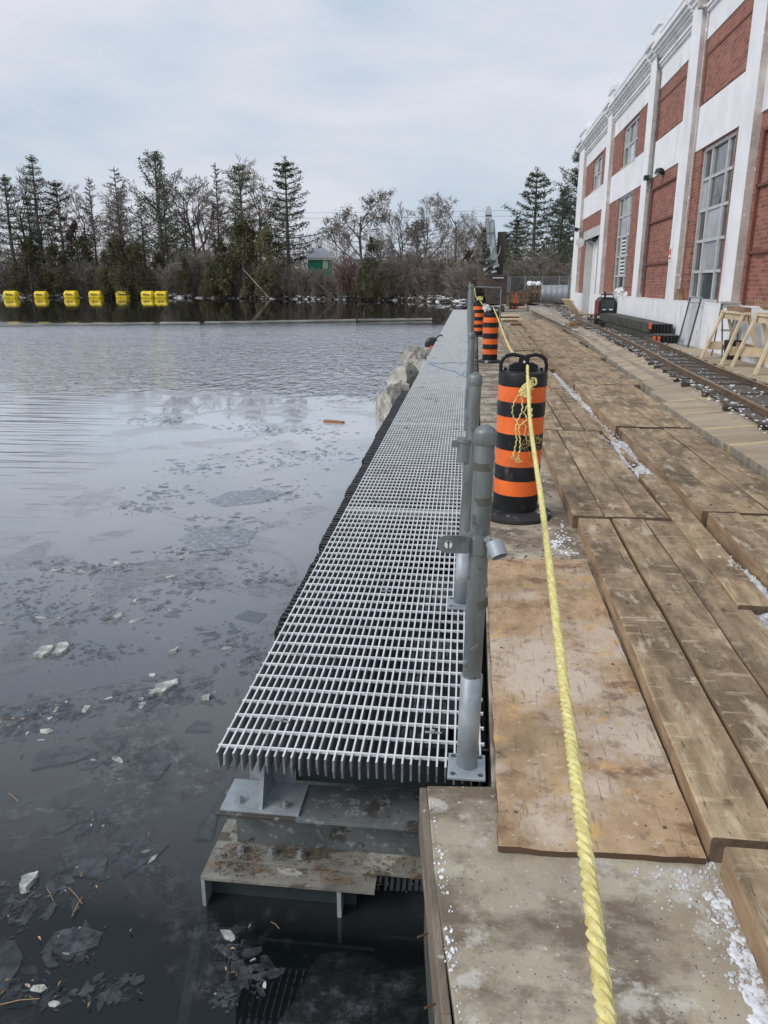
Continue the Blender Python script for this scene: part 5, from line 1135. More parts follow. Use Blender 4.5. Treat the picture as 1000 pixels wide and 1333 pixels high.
t = thing('rough_timber', 'dark split timber lying on top of the farther sawhorse', 'timber', (4.28, 13.2, 1.12)); b = MB(); b.bar((-.02, -.1, .04), (.03, .9, .04), .12, .07); b.build('timber', 'oldwood', t, bevel=.004); 
t = thing('rough_timber', 'splintered timber end leaning up on the sawhorse tops', 'timber', (4.32, 12.7, 1.18)); b = MB(); b.bar((-.0, -.3, .02), (.03, .25, .12), .10, .045); b.bar((.02, .22, .09), (.03, .34, .15), .05, .04); b.build('timber', 'timber_side', t, bevel=.004)
t = thing('metal_steps', 'grey metal step stool standing behind the farther sawhorse', 'step stool', (4.42, 14.45, .30), scale=(.8, .8, .8))
for k, (z, y_) in enumerate(((.30, -.2), (.58, -.05), (.86, .1))): b = MB(); b.box(-.16, .16, y_ - .12, y_ + .12, z, z + .03); b.build('tread', 'frame', t)
for sx in (-.16, .16): b = MB(); b.bar((sx, -.35, 0), (sx, .12, 1.18), .02, .05); b.bar((sx, .45, 0), (sx, .14, 1.16), .02, .04); b.build('stringer', 'galv', t)
b = MB(); b.box(-.19, .19, .0, .3, 1.16, 1.2); b.box(-.15, .15, .02, .26, 1.06, 1.16); b.build('top_tread', 'frame', t)
t = thing('paint_pail', 'black pail on the ground behind the sawhorses', 'pail', (4.45, 14.2, .3)); b = MB(); b.lathe([(.12, 0), (.14, .3), (.145, .3), (.145, .32), (.13, .32)], 20); b.build('pail', 'blackp', t)

# ------------------------------------------------------------------ far end of the quay
t = thing('traffic_cone', 'small orange traffic cone standing on the quay left of the curving track', 'traffic cone', (2.42, 49.0, .13)); b = MB(); b.box(-.2, .2, -.2, .2, 0, .04); b.build('cone_base', 'conered', t); b = MB(); b.lathe([(.19, .04), (.05, .88), (.035, .9)], 16); b.build('cone', 'conered', t)
b = MB(); b.lathe([(.108, .36), (.083, .50)], 16); 
cr_ = thing('crane', 'grey crane boom rising between brown steel plates at the end of the quay', 'crane', (1.15, 47, .0))
def S(u, v, Y=47.): # read position on the crane's own upright plane
    F = Vector((-math.sin(YAW) * math.cos(PITCH), math.cos(YAW) * math.cos(PITCH), -math.sin(PITCH))); Rt = Vector((math.cos(YAW), math.sin(YAW), 0)); U = Rt.cross(F)
    d = F + Rt * (u - 500) / 1001 - U * (v - 666.5) / 1001; t_ = Y / d.y; return (d.x * t_ - 1.15, EYE + d.z * t_)
def sbox(u0, u1, v0, v1, name, m_, y0=-.4, y1=.6, lean=0, bev=.01):
    (x0, z1), (x1, z0) = S(u0, v0), S(u1, v1); b = MB(); b.box(x0, x1, y0, y1, z0, z1); 
    if lean: b.v = [(x + lean * (z - z0), y, z) for x, y, z in b.v]
    return b.build(name, m_, cr_, bevel=bev)
sbox(634, 659, 360, 396, 'steel_box', 'brownsteel', -.3, 1.2)
sbox(637, 658, 357.5, 360, 'box_rim', 'brownsteel', -.4, 1.3); sbox(641, 656, 361, 362.5, 'box_lip', 'shed', -.46, -.40)
sbox(622, 633, 341, 374, 'left_plate', mat('tan_brown_plate', (.085, .065, .05), (.13, .1, .08), 2, rough=.8), .1, .2)
sbox(623.5, 645, 338.5, 341, 'platform', 'wetsteel', -.2, 1.0)
sbox(647, 655, 301, 359, 'upright_plate', 'brownsteel', .5, .75, lean=.03)
sbox(645, 649, 330, 360, 'upright_rib', 'brownsteel', .4, .5)
(x0, z0), (x1, z1) = S(645, 345), S(637.5, 286)
b = MB(); b.bar((x0, .3, z0), (x1, .3, z1), .34, .42, up=(0, 1, 0)); b.build('lower_boom', 'craneboom', cr_, bevel=.02)
(x0, z0), (x1, z1) = S(638.5, 318), S(636, 284)
b = MB(); b.bar((x0 - .1, .1, z0), (x1 - .08, .1, z1), .16, .2, up=(0, 1, 0)); b.build('inner_boom', 'tank', cr_)
P_ = [S(u, v) for u, v in ((632, 286), (631.5, 276), (633.5, 269), (636, 267), (638.5, 269), (640.5, 277), (640.5, 288), (638, 290), (634, 288))]
b = MB(); n = len(P_); b.add([(x, y, z) for y in (.05, .5) for x, z in P_], [tuple(range(n)), tuple(range(n, 2 * n))[::-1]] + [(i, n + i, n + (i + 1) % n, (i + 1) % n) for i in range(n)]); b.build('boom_head', 'shed', cr_, bevel=.04)
(x0, z0), (x1, z1) = S(632, 280.5), S(640, 280); b = MB(); b.box(x0, x1, .03, .049, z0 - .04, z0 + .04); b.build('head_seam', 'wetsteel', cr_)
b = MB(); 
for pts in ([(640, 286), (643, 287), (644, 300), (645, 318), (646, 330)], [(630, 304), (638, 303), (644, 302)], [(640, 345), (650, 330), (652, 320)], [(634, 357), (640, 350), (645, 345)], [(633, 341), (640, 332), (643, 322)]): b.tube([(S(*p)[0], .0, S(*p)[1]) for p in pts], .035, 6)
b.build('hydraulic_hose', 'galv', cr_)
random.seed(6)
for k in range(14):
    u, v = random.uniform(632, 646), random.uniform(342, 358); (x0, z0) = S(u, v); b = MB(); r_ = random.uniform(.08, .2); b.tube([(x0 - r_, random.uniform(-.3, .3), z0), (x0 + r_, random.uniform(-.1, .3), z0 + random.uniform(-.2, .2))], random.uniform(.04, .1), 8); b.build('machinery', random.choice(('tank', 'wetsteel', 'craneboom', 'blackp')), cr_)
(x0, z0), (x1, z1) = S(644, 383), S(652, 383); b = MB(); b.tube([(x0 + .2, -.35, z0), (x0 + .2, -.30, z0)], .2, 20); b.build('round_hatch', 'wetsteel', cr_)
for sx in (-.35, .45):
    for yy in (-.1, .9): b = MB(); b.tube([(sx - .08, yy, .17), (sx + .08, yy, .17)], .17, 16); b.build('wheel', 'wetsteel', cr_)
# timber stacks and gate at far end
def stack(label, x, y, z, nx_, nz_, s_=.22, m_='darkwood', ln=.85):
    t = thing('timber_stack', label, 'timber stack', (x, y, z)); b0 = MB(); b0.box(-s_ / 2 + .01, s_ / 2 - .01, 0, ln, 0, s_ - .012); b0.m = [0, 0, 1, 0, 0, 0]; me = b0.mesh('timber', [m_, 'timber_end'])
    for k in range(nz_):
        for i in range(nx_):
            if random.random() < .12 and k == nz_ - 1: continue
            if k % 2 == 0: inst(me, 'timber', t, (i * s_ * 1.25, 0, k * s_))
            else: inst(me, 'timber', t, (ln * .0 - .1, i * s_ * 1.3 + .1, k * s_), (0, 0, R(-90)))
stack('brown cross-stacked timbers behind the orange cone', 2.95, 56, .12, 2, 4, .26)
stack('second brown stack of square timbers nearer the grey tank', 3.75, 57, .12, 3, 5, .27)
stack('small dark stack of timbers right of the steel box', 2.15, 54, .12, 2, 4, .24)
stack('low dark timber pile beside the crane base', 2.1, 48, .12, 2, 2, .18)

def fence(label, a, c_, h_, npost, sp_=.09):
    a, c_ = Vector(a), Vector(c_); d = c_ - a; L_ = d.length; ang = math.atan2(d.y, d.x)
    t = thing('chain_link_fence', label, 'fence', tuple(a), (0, 0, ang - math.pi / 2))
    for i in range(npost + 1): b = MB(); y = L_ * i / npost; b.tube([(0, y, 0), (0, y, h_ + .08)], .045 if i % 2 else .07, 8); b.build('fence_post', 'galv', t)
    b = MB(); b.tube([(0, 0, h_), (0, L_, h_)], .03, 6); b.build('top_rail', 'galv', t); b = MB(); b.tube([(0, 0, .1), (0, L_, .1)], .02, 6); b.build('bottom_rail', 'galv', t)
    b = MB(); chain(b, L_, h_, sp_, .005); o = b.build('chain_link', 'wire', t); tag(o, kind='stuff')
fence('chain-link fence with gate crossing behind the timber stacks', (1.2, 66, .12), (9.5, 67, .12), 2.0, 6, .12)
fence('chain-link fence running beside the grey tank to the building', (6.1, 54, .12), (9.2, 46, .12), 1.8, 4, .1)
fence('far chain-link fence in front of the pines', (-1.0, 88, .12), (3, 72, .12), 1.9, 5, .16)
t = thing('grey_tank', 'long corrugated grey steel tank lying behind the chain-link fence', 'tank', (5.6, 59.5, .8)); b = MB()
pts = [(-.9 + i * .2, 0, 0) for i in range(60)]; b.tube([(p[0], p[1], p[2]) for p in pts], [.68 + (.03 if i % 2 else 0) for i in range(60)], 28); b.build('shell', 'tank', t)
t = thing('utility_pole', 'grey wooden utility pole leaning slightly beside the building corner', 'pole', (6.85, 60, .1)); b = MB(); b.tube([(0, 0, 0), (.30, 0, 6.6)], [.14, .1], 12); b.build('pole', 'pole', t); b = MB(); b.lump((-.1, 0, 4.6), .14, .1); b.build('lamp', 'signwhite', t)
t = thing('green_fence', 'low storage shed with pale roof beyond the grey tank', 'shed', (8, 76, .1)); b = MB(); b.box(-1.2, 9, 0, 6, 0, 1.9); b.build('wall', 'shed', t); b = MB(); b.add([(-1.5, -.3, 1.9), (9, -.3, 2.5), (9, 6, 2.5), (-1.5, 6, 1.9), (-1.5, -.3, 2.0), (9, -.3, 3.4), (9, 6, 3.4), (-1.5, 6, 2.0)], [(0, 3, 2, 1), (4, 5, 6, 7), (0, 1, 5, 4), (1, 2, 6, 5), (2, 3, 7, 6), (3, 0, 4, 7)]); b.build('roof', 'roofgrey', t)
t.name = 'storage_shed'
t = thing('snow_heap', 'white heap of snow on top of the far timbers', 'snow', (4.1, 57.2, 1.5)); b = MB()
for k in range(20): b.lump((random.uniform(-.4, .3), random.uniform(0, .5), random.uniform(0, .15)), .2, .3, (1, 1, .7))
b.build('snow', 'snow', t, smooth=True)

# ------------------------------------------------------------------ vegetation
random.seed(101)
def rdir(d, spread):
    d = Vector(d).normalized(); o = d.orthogonal().normalized(); a = random.random() * 6.28; q = math.tan(spread)
    return (d + (o * math.cos(a) + d.cross(o) * math.sin(a)) * q).normalized()
def grow(tb, cb_, p, d, L_, r, lev, maxl, up=.12, spread=.6, nchild=5, thin=.03, tips=None):
    k = 4 if lev < 2 else 3; pts = [p]; dd = d
    for i in range(k):
        dd = (dd + Vector((random.gauss(0, .12), random.gauss(0, .12), up * .5 + random.gauss(0, .06)))).normalized(); pts.append(pts[-1] + dd * L_ / k)
    rr = [max(thin, r * (1 - .65 * i / k)) for i in range(k + 1)]
    (tb if lev < 2 else cb_).tube(pts, rr, 6 if lev == 0 else 3, cap=False)
    if tips is not None and lev >= maxl - 1: tips.append(pts[-1]); tips.append(pts[2])
    if lev >= maxl: return
    nc = nchild + (2 if lev == 0 else 0)
    for c_ in range(nc):
        t_ = .30 + .7 * (c_ + random.random()) / nc if lev else .38 + .62 * (c_ + random.random()) / nc
        i = min(k - 1, int(t_ * k)); q = pts[i].lerp(pts[i + 1], t_ * k - i) if t_ < 1 else pts[-1]
        grow(tb, cb_, q, rdir(dd, spread * random.uniform(.7, 1.2)), L_ * random.uniform(.42, .62) * (1.15 - .35 * t_), rr[i] * .62, lev + 1, maxl, up, spread, nchild, thin, tips)
def leaf(b, p, s_, mi=0):
    a = Vector((random.gauss(0, 1), random.gauss(0, 1), random.gauss(0, .7))).normalized(); c_ = a.orthogonal().normalized()
    b.add([p - a * s_, p + a * s_, p + c_ * s_ * .7 + Vector((0, 0, random.uniform(-.3, .3) * s_))], [(0, 1, 2)], mi)
def mk_bare(seed, H=10, brown=False, spread=.55, maxl=4, nch=5):
    random.seed(seed); tb, cb_, tips = MB(), MB(), []
    grow(tb, cb_, Vector((0, 0, 0)), Vector((random.gauss(0, .04), 0, 1)), H * .62, .16, 0, maxl, .07, spread, nch, .014, tips)
    parts = [('trunk', tb.mesh('trunk', 'bark')), ('crown', cb_.mesh('crown', 'twig'))]
    if brown:
        lb = MB()
        for p in tips:
            for k in range(random.choice((0, 1, 1, 2, 3))): leaf(lb, p + Vector((random.gauss(0, .10), random.gauss(0, .10), random.gauss(0, .1))), random.uniform(.05, .09))
        parts.append(('seed_clusters', lb.mesh('seed_clusters', 'brownleaf')))
    return parts
def mk_larch(seed, H=10):
    random.seed(seed); tb, cb_ = MB(), MB(); tb.tube([(0, 0, 0), (.05, 0, H * .5), (0, 0, H)], [.14, .09, .02], 6, cap=False); z = H * .12
    while z < H * .98:
        for k in range(3):
            a = random.random() * 6.28; L_ = (1 - z / H) ** .8 * H * .24 * random.uniform(.6, 1.1) + .2; d = Vector((math.cos(a), math.sin(a), .28)).normalized(); p = Vector((0, 0, z)); pts = [p]
            for i in range(5): d = (d + Vector((random.gauss(0, .1), random.gauss(0, .1), .03))).normalized(); pts.append(pts[-1] + d * L_ / 5)
            tb.tube(pts, [.035, .03, .026, .022, .018, .015], 3, cap=False)
            for i in range(1, 6):
                for s_ in range(3):
                    q = pts[i]; e_ = rdir(d, .9); l2 = L_ * random.uniform(.12, .28); m1 = q + e_ * l2; cb_.tube([q, m1], [.016, .013], 3, cap=False)
                    for w_ in range(2): cb_.tube([q.lerp(m1, random.random()), q.lerp(m1, random.random()) + rdir(e_, .8) * l2 * .5], .011, 3, cap=False)
        z += H * .028
    return [('trunk', tb.mesh('trunk', 'bark')), ('crown', cb_.mesh('crown', 'twig'))]
def mk_pine(seed, H=10, wid=.24, low=.15, droop=-.05, upturn=.35, gap=.045, clump=.26, dens=9, flat=.35):
    random.seed(seed); tb, cb_ = MB(), MB(); bend = random.gauss(0, .15)
    tb.tube([(0, 0, 0), (bend, 0, H * .5), (0, 0, H)], [.20, .13, .03], 7, cap=False); z = H * low
    while z < H * .985:
        f = 1 - (z / H - low) / (1 - low); nb_ = random.choice((3, 4, 4, 5)); a0 = random.random() * 6.28
        for k in range(nb_):
            if random.random() < .12: continue
            a = a0 + 6.28 * k / nb_ + random.gauss(0, .3); prof_ = (f ** .75) * (1 if f < .85 else .75); L_ = H * wid * prof_ * random.uniform(.4, 1.15) + .25
            d = Vector((math.cos(a), math.sin(a), droop + upturn * (1 - f))).normalized(); pts = [Vector((bend * .5, 0, z))]
            for i in range(5): d = (d + Vector((random.gauss(0, .08), random.gauss(0, .08), .05))).normalized(); pts.append(pts[-1] + d * L_ / 5)
            tb.tube(pts, [.05, .04, .035, .03, .02, .01], 3, cap=False)
            for w_ in range(int(dens * (4.6 + 5.0 * min(1.5, L_ / 2)))):
                t_ = random.uniform(.22, 1.04); i_ = min(4, int(t_ * 5)); q = pts[i_].lerp(pts[i_ + 1], min(1, t_ * 5 - i_)); lat = L_ * .13 * (1.15 - t_) + .07
                leaf(cb_, q + Vector((random.gauss(0, lat), random.gauss(0, lat), random.gauss(.0, .06 + .07 * flat))), random.uniform(.05, .12))
        z += H * gap * random.uniform(.7, 1.3)
    for w_ in range(60): leaf(cb_, Vector((random.gauss(0, .12), random.gauss(0, .12), H - random.uniform(0, .8))), .09)
    return [('trunk', tb.mesh('trunk', 'bark')), ('crown', cb_.mesh('crown', 'pine'))]
def mk_cedar(seed, H=5, W_=1.5, n=6500, m_='cedar'):
    random.seed(seed); tb, cb_ = MB(), MB(); tb.tube([(0, 0, 0), (0, 0, H * .9)], [.1, .02], 5, cap=False); lobes = []
    for k in range(46):
        z = random.uniform(.0, 1) ** 1.1; a = random.random() * 6.28; rr = W_ * (1 - z) ** .6 * random.uniform(.3, 1); lobes.append((Vector((rr * math.cos(a), rr * math.sin(a), z * H * .93)), random.uniform(.25, .5) * (1.15 - z * .6)))
    for i in range(n):
        c_, s_ = random.choice(lobes); d = Vector((random.gauss(0, 1), random.gauss(0, 1), random.gauss(0, 1))).normalized() * s_ * random.uniform(.5, 1.1); d.z *= 1.6; p = c_ + d
        if p.z < .02: p.z = abs(p.z)
        leaf(cb_, p, random.uniform(.04, .10))
    return [('trunk', tb.mesh('trunk', 'bark')), ('foliage', cb_.mesh('foliage', m_))]
def mk_shrub(seed, H=3, n=34, m_='twig'):
    random.seed(seed); cb_ = MB(); tb = MB()
    for k in range(n):
        a = random.random() * 6.28; p = Vector((random.gauss(0, .35), random.gauss(0, .35), 0)); d = Vector((math.cos(a) * random.uniform(.1, .6), math.sin(a) * random.uniform(.1, .6), 1)).normalized(); L_ = H * random.uniform(.6, 1.05); pts = [p]
        for i in range(4): d = (d + Vector((random.gauss(0, .12), random.gauss(0, .12), .02))).normalized(); pts.append(pts[-1] + d * L_ / 4)
        tb.tube(pts, [.028, .024, .018, .014, .010], 3, cap=False)
        for i in range(1, 5):
            for s_ in range(4):
                e_ = rdir(d, .7); l2 = L_ * random.uniform(.12, .3); q = pts[i - 1].lerp(pts[i], random.random()); m1 = q + e_ * l2; cb_.tube([q, m1], [.013, .009], 3, cap=False)
                for w_ in range(3): q2 = q.lerp(m1, random.uniform(.2, 1)); cb_.tube([q2, q2 + rdir(e_, .7) * l2 * .5], .009, 3, cap=False)
    return [('stems', tb.mesh('stems', 'bark')), ('twigs', cb_.mesh('twigs', m_))]
PR = {'bareA': mk_bare(1, spread=.75), 'bareB': mk_bare(2, spread=.62), 'bareC': mk_bare(3, spread=.85), 'brownA': mk_bare(4, brown=True, spread=.85, nch=5), 'brownB': mk_bare(5, brown=True, spread=.75),
      'larchA': mk_larch(6), 'larchB': mk_larch(7), 'pineA': mk_pine(8, wid=.43, low=.2, upturn=.7, droop=.22, gap=.05, dens=12, clump=.3), 'pineB': mk_pine(9, wid=.36, low=.12, upturn=.25, droop=0, dens=12), 'spruce': mk_pine(10, wid=.21, low=.2, droop=-.12, upturn=.25, gap=.042, clump=.2, dens=9),
      'pineC': mk_pine(13, wid=.38, low=.2, droop=-.02, upturn=.2, gap=.043, clump=.32, dens=13, flat=.28), 'denseP': mk_pine(14, wid=.42, low=.02, droop=.0, upturn=.35, gap=.036, clump=.36, dens=15, flat=.5),
      'cedarA': mk_cedar(20), 'cedarB': mk_cedar(21, W_=1.1), 'cedarC': mk_cedar(22, W_=2.0, H=4.2, n=8000), 'shrubA': mk_shrub(30), 'shrubB': mk_shrub(31, 3, 40), 'shrubC': mk_shrub(32, 2.4, 36, 'twigred'), 'brownbush': mk_cedar(23, W_=1.7, H=4.4, n=5000, m_='brownleaf')}
HT = {'cedarA': 5, 'cedarB': 5, 'cedarC': 4.2, 'shrubA': 3, 'shrubB': 3, 'shrubC': 2.4, 'brownbush': 4.4}
def plant(kind, u, top, Y, label, name='tree', cat='tree', group=None, base=.2, wsc=1.0):
    "u, top: bearing and apparent height of the plant at distance Y, turned once into metres"
    x = (math.tan(math.atan((u - 620) / 1001 * math.cos(PITCH)))) * Y * 1.02
    zt = EYE + (370.5 - top) / 1001 * Y / math.cos(PITCH) * 1.0 * .96
    h = zt - base; s_ = h / HT.get(kind, {'larchA': 10, 'larchB': 10}.get(kind, 10.0 if kind[:4] != 'bare' and kind[:5] != 'brown' else 9.6))
    t = thing(name, label, cat, (x, Y, base), (0, 0, random.random() * 6.28), group, (s_ * wsc, s_ * wsc, s_))
    for nm, me in PR[kind]: inst(me, nm, t)
    return t
random.seed(55)
T = [('pineB', 3, 236, 131, 'pine half cut off by the left edge of the photo', 'pine_tree', 1), ('bareA', 14, 228, 134, 'bare tree behind the pine at the left edge', 'bare_tree', 1),
     ('spruce', 44, 214, 133, 'tall narrow spruce at the left with short drooping branches', 'spruce_tree', 1.05), ('pineB', 72, 244, 131, 'full brownish pine right of the narrow spruce', 'pine_tree', 1.0),
     ('larchA', 118, 240, 134, 'bare larch left of the taller larch', 'larch_tree', 1), ('larchB', 154, 229, 132, 'tall bare larch with fine level branches', 'larch_tree', 1.1), ('spruce', 30, 262, 136, 'smaller spruce behind the narrow one', 'spruce_tree', 1.2),
     ('pineA', 209, 213, 131, 'broad tall white pine with upswept branches, highest on the far bank', 'pine_tree', 1.05), ('larchA', 185, 262, 136, 'low bare larch left of the broad white pine', 'larch_tree', 1), ('bareB', 252, 228, 134, 'bare tree immediately right of the broad white pine', 'bare_tree', 1.1),
     ('bareC', 275, 232, 132, 'spreading bare tree between the two groups of pines', 'bare_tree', 1.0), ('larchB', 288, 226, 134, 'slim bare tree with upright twigs before the dark pines', 'larch_tree', .9), ('pineB', 318, 228, 128, 'dark pine left of the tallest pine of the pair', 'pine_tree', 1.0),
     ('bareA', 347, 222, 128, 'pale bare tree standing between the two dark pines', 'bare_tree', 1), ('pineC', 378, 221, 124, 'layered dark pine at the right end of the tall group', 'pine_tree', .95), ('bareB', 336, 250, 131, 'second bare tree in the gap of the dark pines', 'bare_tree', 1.0),
     ('brownA', 478, 243, 110, 'round-headed tree with brown seed clusters left of the gap', 'seed_tree', 1.15), ('bareB', 528, 262, 112, 'thin bare tree between the two brown headed trees', 'bare_tree', .9), ('brownB', 550, 262, 114, 'smaller brown headed tree behind the thin bare one', 'seed_tree', .9), ('brownA', 588, 250, 100, 'tall brown headed tree just left of the crane boom', 'seed_tree', .95),
     ('pineB', 545, 295, 125, 'low dark pine behind the small brown headed tree', 'pine_tree', 1.5), ('pineB', 515, 330, 140, 'dark low pine above the snowy bank', 'pine_tree', 1.8), ('pineB', 497, 318, 135, 'dark bushy pine right of the green booth', 'pine_tree', 1.6),
     ('pineC', 689, 238, 82, 'tall open pine with bare trunk right of the crane', 'pine_tree', 1.0), ('denseP', 738, 222, 84, 'massive dark evergreen rising behind the building corner', 'evergreen_tree', 1.0), ('denseP', 722, 262, 92, 'second dark evergreen left of the massive one', 'evergreen_tree', 1), ('pineC', 668, 292, 95, 'smaller dark pine left of the tall open one', 'pine_tree', 1.2),
     ('denseP', 628, 305, 108, 'low dark evergreen behind the crane boom', 'evergreen_tree', 1.3), ('denseP', 655, 312, 112, 'dark low evergreen right of the crane boom', 'evergreen_tree', 1.3), ('bareC', 706, 320, 74, 'small bare branching tree before the dark evergreens', 'bare_tree', 1.0), ('denseP', 765, 240, 95, 'dark evergreen mostly hidden by the building', 'evergreen_tree', 1.0), ('bareA', 610, 300, 104, 'bare tree just behind the brown headed tree by the crane', 'bare_tree', 1)]
for (k, u, top, Y, lab, nm, wsc) in T: plant(k, u, top, Y, lab, nm, 'tree', None, .2, wsc)
C_ = [('cedarC', 22, 312, 127, 'dark cedar bush at the left edge behind the first yellow float'), ('cedarC', 60, 318, 128, 'dark cedar bush left of the small white gate'), ('cedarA', 100, 308, 131, 'olive cedar standing behind the low wall'), ('cedarC', 148, 308, 128, 'wide cedar behind the middle yellow floats'), ('cedarC', 170, 318, 128, 'cedar bush behind the fifth yellow float'), ('cedarB', 128, 322, 128, 'narrow cedar left of the wide cedar'),
      ('cedarB', 238, 330, 124, 'pointed cedar in front of the white shed'), ('cedarC', 318, 292, 122, 'rounded olive cedar below the dark pines'), ('cedarC', 352, 300, 120, 'olive cedar below the layered pine'), ('cedarA', 290, 315, 123, 'cedar left of the rounded olive one'), ('cedarA', 486, 312, 106, 'upright dark cedar under the round-headed brown tree'), ('cedarA', 272, 334, 123, 'low cedar right of the white shed'), ('cedarC', 205, 330, 130, 'cedar in shadow under the broad white pine'),
      ('brownbush', 608, 330, 95, 'rusty brown leafed bush left of the crane'), ('brownbush', 622, 340, 88, 'brown leafed bush just behind the steel plate'), ('brownbush', 92, 290, 133, 'brown leafed tree below the full pine'), ('cedarC', 700, 345, 76, 'dark cedar behind the chain-link fence'), ('cedarC', 665, 345, 80, 'dark cedar bush right of the steel box'), ('cedarC', 725, 335, 78, 'dark cedar bush below the massive evergreen')]
for (k, u, top, Y, lab) in C_: plant(k, u, top, Y, lab, 'cedar_bush' if k != 'brownbush' else 'brown_bush', 'bush', None, -.1, 1.0)
random.seed(91)
for i in range(11):
    u = random.uniform(5, 400); top = random.uniform(246, 290) if u < 385 else 300; plant(random.choice(('bareA', 'bareB', 'bareC', 'larchA', 'larchB')), u, top, 135 + random.uniform(0, 8), 'bare grey tree in the crowded row behind the pines', 'bare_tree', 'tree', 'bare trees crowded behind the pines', .3, 1.05)
for i in range(6):
    u = random.uniform(455, 606); plant(random.choice(('bareA', 'bareB', 'bareC')), u, random.uniform(282, 318), 116 + random.uniform(0, 9), 'bare grey tree in the low wood behind the brown headed trees', 'bare_tree', 'tree', 'bare trees of the low wood', .3, 1.0)
sx_ = 0; u = -20
while u < 606:
    Y = 127.5 if u < 230 else 127.5 - (u - 230) * .062 if u < 540 else 108 - (u - 540) * .14
    for rr_ in range(2):
        top = random.uniform(340, 362) if u < 240 else random.uniform(330, 358) if u < 400 else random.uniform(330, 356) if u > 460 else random.uniform(345, 360)
        if 393 < u < 445 or 195 < u < 225: top = max(top, 352) if rr_ < 2 else 366
        plant(random.choice(('shrubA', 'shrubB', 'shrubA', 'shrubC' if 430 < u < 480 else 'shrubB')), u + random.uniform(-6, 6), top + rr_ * 3, Y + 2.5 - rr_ * 1.3, 'bare grey-brown shrub in the thicket along the far bank', 'bare_shrub', 'shrub', 'bare shrubs along the far bank', -.25, random.uniform(.75, 1.1))
    u += random.uniform(9, 14)
for u in range(600, 770, 14): plant(random.choice(('shrubA', 'shrubB')), u, random.uniform(335, 352), 72 + random.uniform(0, 10), 'bare shrub behind the chain-link fence at the end of the quay', 'bare_shrub', 'shrub', 'bare shrubs behind the quay fence', .1, 1.1)
# distant wood behind everything
b = MB(); random.seed(92)
for i in range(15000):
    x = random.uniform(-150, 60); Y = random.uniform(150, 175); hgt = 4.6 + 1.6 * math.sin(x * .11) + 1.3 * math.sin(x * .37 + 1) + .8 * math.sin(x * 1.1)
    if -26 < x < -8: hgt *= .55
    z = random.random() ** .8 * hgt; leaf(b, Vector((x, Y, 1 + z)), random.uniform(.25, .6))
o = b.build('distant_wood', mat('distant_wood', (.035, .038, .025), (.12, .10, .075), .25, rough=.95, bump=0)); tag(o, 'far-off dark winter wood behind the trees of the bank', 'woodland', kind='stuff')
b = MB()
for i in range(2600):
    x = random.uniform(-150, 60); Y = random.uniform(146, 170); hgt = random.uniform(5, 10.5) * (.55 if -26 < x < -8 else 1); p = Vector((x, Y, 1)); b.tube([p, p + Vector((random.gauss(0, .5), 0, hgt))], [.07, .02], 3, cap=False)
    for k in range(5): q = p + Vector((0, 0, hgt * random.uniform(.4, .95))); b.tube([q, q + Vector((random.gauss(0, 1.0), random.gauss(0, .5), random.uniform(.4, 1.5)))], .022, 3, cap=False)
o = b.build('distant_trunks', 'twig'); tag(o, 'thin bare trunks and twigs of the far-off wood', 'woodland', kind='stuff')
# shoreline stones and snow
b = MB(); bs = MB(); random.seed(93)
for i in range(1500):
    k = random.randint(8, len(sh) - 6); (x, y) = sh[k]
    if x < -85 or x > -.8: continue
    x += random.uniform(-1, 1); yy = y + random.uniform(.1, 1.6); r = random.uniform(.08, .32); b.lump((x, yy, -.5 + (yy - y) * .33), r, .35, (1, 1, .7))
    f = 1 if (x > -34) or (-55 < x < -44) else .35
    if random.random() < .55 * f: bs.lump((x, yy + .1, -.42 + (yy - y) * .33 + r * .4), r * .8, .35, (1.4, 1, .35))
o = b.build('shore_stones', 'shorerock'); tag(o, 'dark stones along the waterline of the far bank', 'stones', kind='stuff')
o = bs.build('shore_snow', 'snow'); tag(o, 'thin snow lying on the stones of the far bank', 'snow', kind='stuff')
# reeds / fallen branches on the shore
for (u0, u1, v0, v1, Y, lab) in ((318, 352, 352, 384, 117, 'pale fallen branch slanting down to the water'), (395, 440, 352, 386, 112, 'dead leaning trunk left of the reddish shrubs')):
    x0 = (u0 - 620) / 1001 * Y * .98; x1 = (u1 - 620) / 1001 * Y * .98; z0 = EYE + (370.5 - v0) / 1001 * Y; t = thing('fallen_branch', lab, 'branch', (x0, Y, 0)); b = MB(); b.tube([(0, 0, z0), ((x1 - x0) * .5, -.3, z0 * .45), (x1 - x0, -.5, -.4)], [.05, .08, .11], 6); b.build('limb', 'pole' if u0 < 350 else 'bark', t)

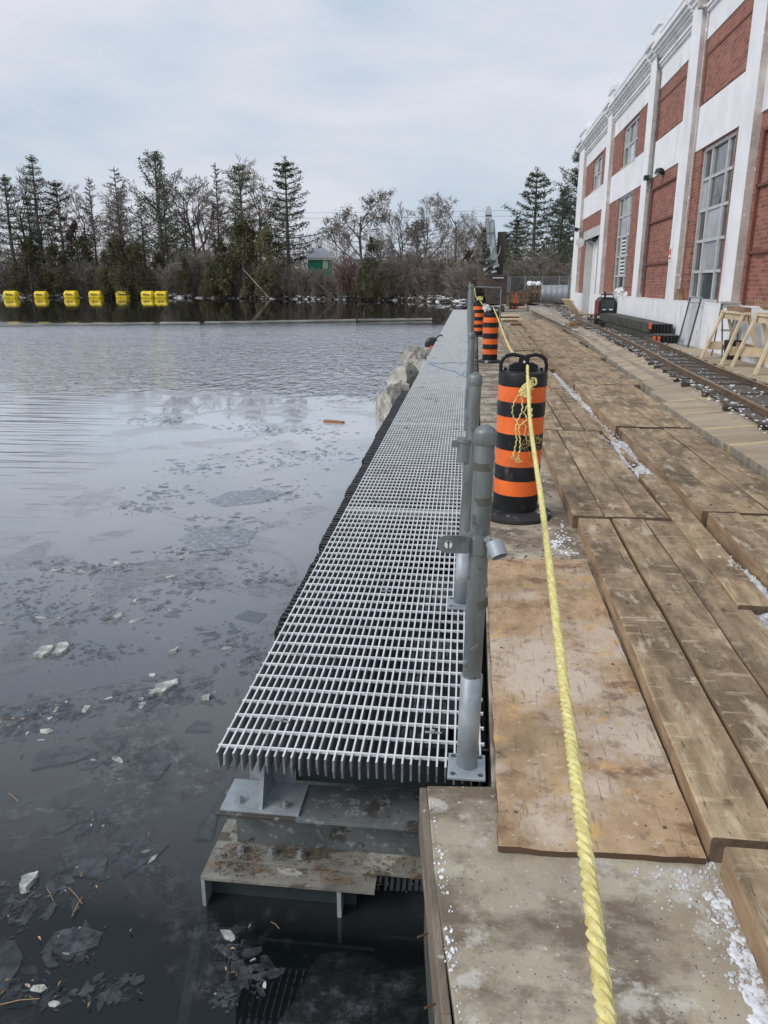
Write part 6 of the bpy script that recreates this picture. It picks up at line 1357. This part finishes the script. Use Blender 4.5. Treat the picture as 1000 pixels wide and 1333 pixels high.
# far buildings
t = thing('green_booth', 'green booth with a frosted pyramid roof among the trees', 'booth', (-25.4, 128, .3))
b = MB(); b.box(-1.7, 1.7, 0, 3.2, 0, 5.0); b.build('wall', 'green', t); b = MB(); b.box(-2.0, 2.0, -.3, 3.5, 5.0, 5.3); b.build('fascia', plain('cream_fascia', (.62, .62, .5), .7), t)
b = MB(); b.add([(-2.1, -.4, 5.302), (2.1, -.4, 5.302), (2.1, 3.6, 5.302), (-2.1, 3.6, 5.302), (-.7, 1.2, 6.9), (.7, 1.2, 6.9), (.7, 2.0, 6.9), (-.7, 2.0, 6.9)], [(0, 3, 2, 1), (4, 5, 6, 7), (0, 1, 5, 4), (1, 2, 6, 5), (2, 3, 7, 6), (3, 0, 4, 7)]); b.build('roof', 'roofgrey', t)
b = MB(); b.box(.8, 1.55, -.04, -.001, 3.6, 4.9); wnd = b.build('window', plain('cream_window', (.6, .6, .5), .5), t); b = MB(); b.box(1.15, 1.2, -.07, -.041, 3.6, 4.9); b.build('mullion', 'green', wnd)
b = MB(); b.box(-.25, .25, 1.4, 1.8, 6.9, 7.15); b.build('finial', 'blackp', t)
for (x, Y, w_, h_, d_, lab, nm) in ((-51.2, 131.5, 4.2, 4.6, 4, 'pale metal shed half hidden by cedar bushes', 'metal_shed'), (-70.5, 133, 1.0, 4.2, 1, 'small white gate box above the low wall', 'gate_box'), (-44, 133.5, 5, 4.0, 4, 'second pale shed seen through the thicket', 'metal_shed')):
    t = thing(nm, lab, 'shed', (x, Y, .3)); b = MB(); b.box(-w_ / 2, w_ / 2, 0, d_, 0, h_); b.build('wall', 'shed', t); b = MB(); b.box(-w_ / 2 - .2, w_ / 2 + .2, -.2, d_ + .2, h_, h_ + .18); b.build('roof', 'snow', t)
t = thing('low_wall', 'low grey retaining wall with snow on top along the far bank', 'wall', (-62, 131.5, 0)); b = MB(); b.box(-8, 9.5, 0, .5, 0, 2.3); b.build('wall', 'greyconc', t); b = MB(); b.box(-8.1, 9.6, -.1, .6, 2.302, 2.45); b.build('snow_cap', 'snow', t)
# power lines
for i, (z, lab) in enumerate(((17.6, 'highest overhead power line between the tree groups'), (16.4, 'second overhead power line from the top'), (12.6, 'third overhead power line from the top'), (9.8, 'lowest overhead power line above the green booth'))):
    t = thing('power_line', lab, 'power line', (0, 190, 0), group='overhead power lines'); b = MB(); b.tube([(x, 0, z + .00012 * (x + 20) ** 2) for x in range(-150, 151, 15)], .035, 4); b.build('cable', 'bark', t)
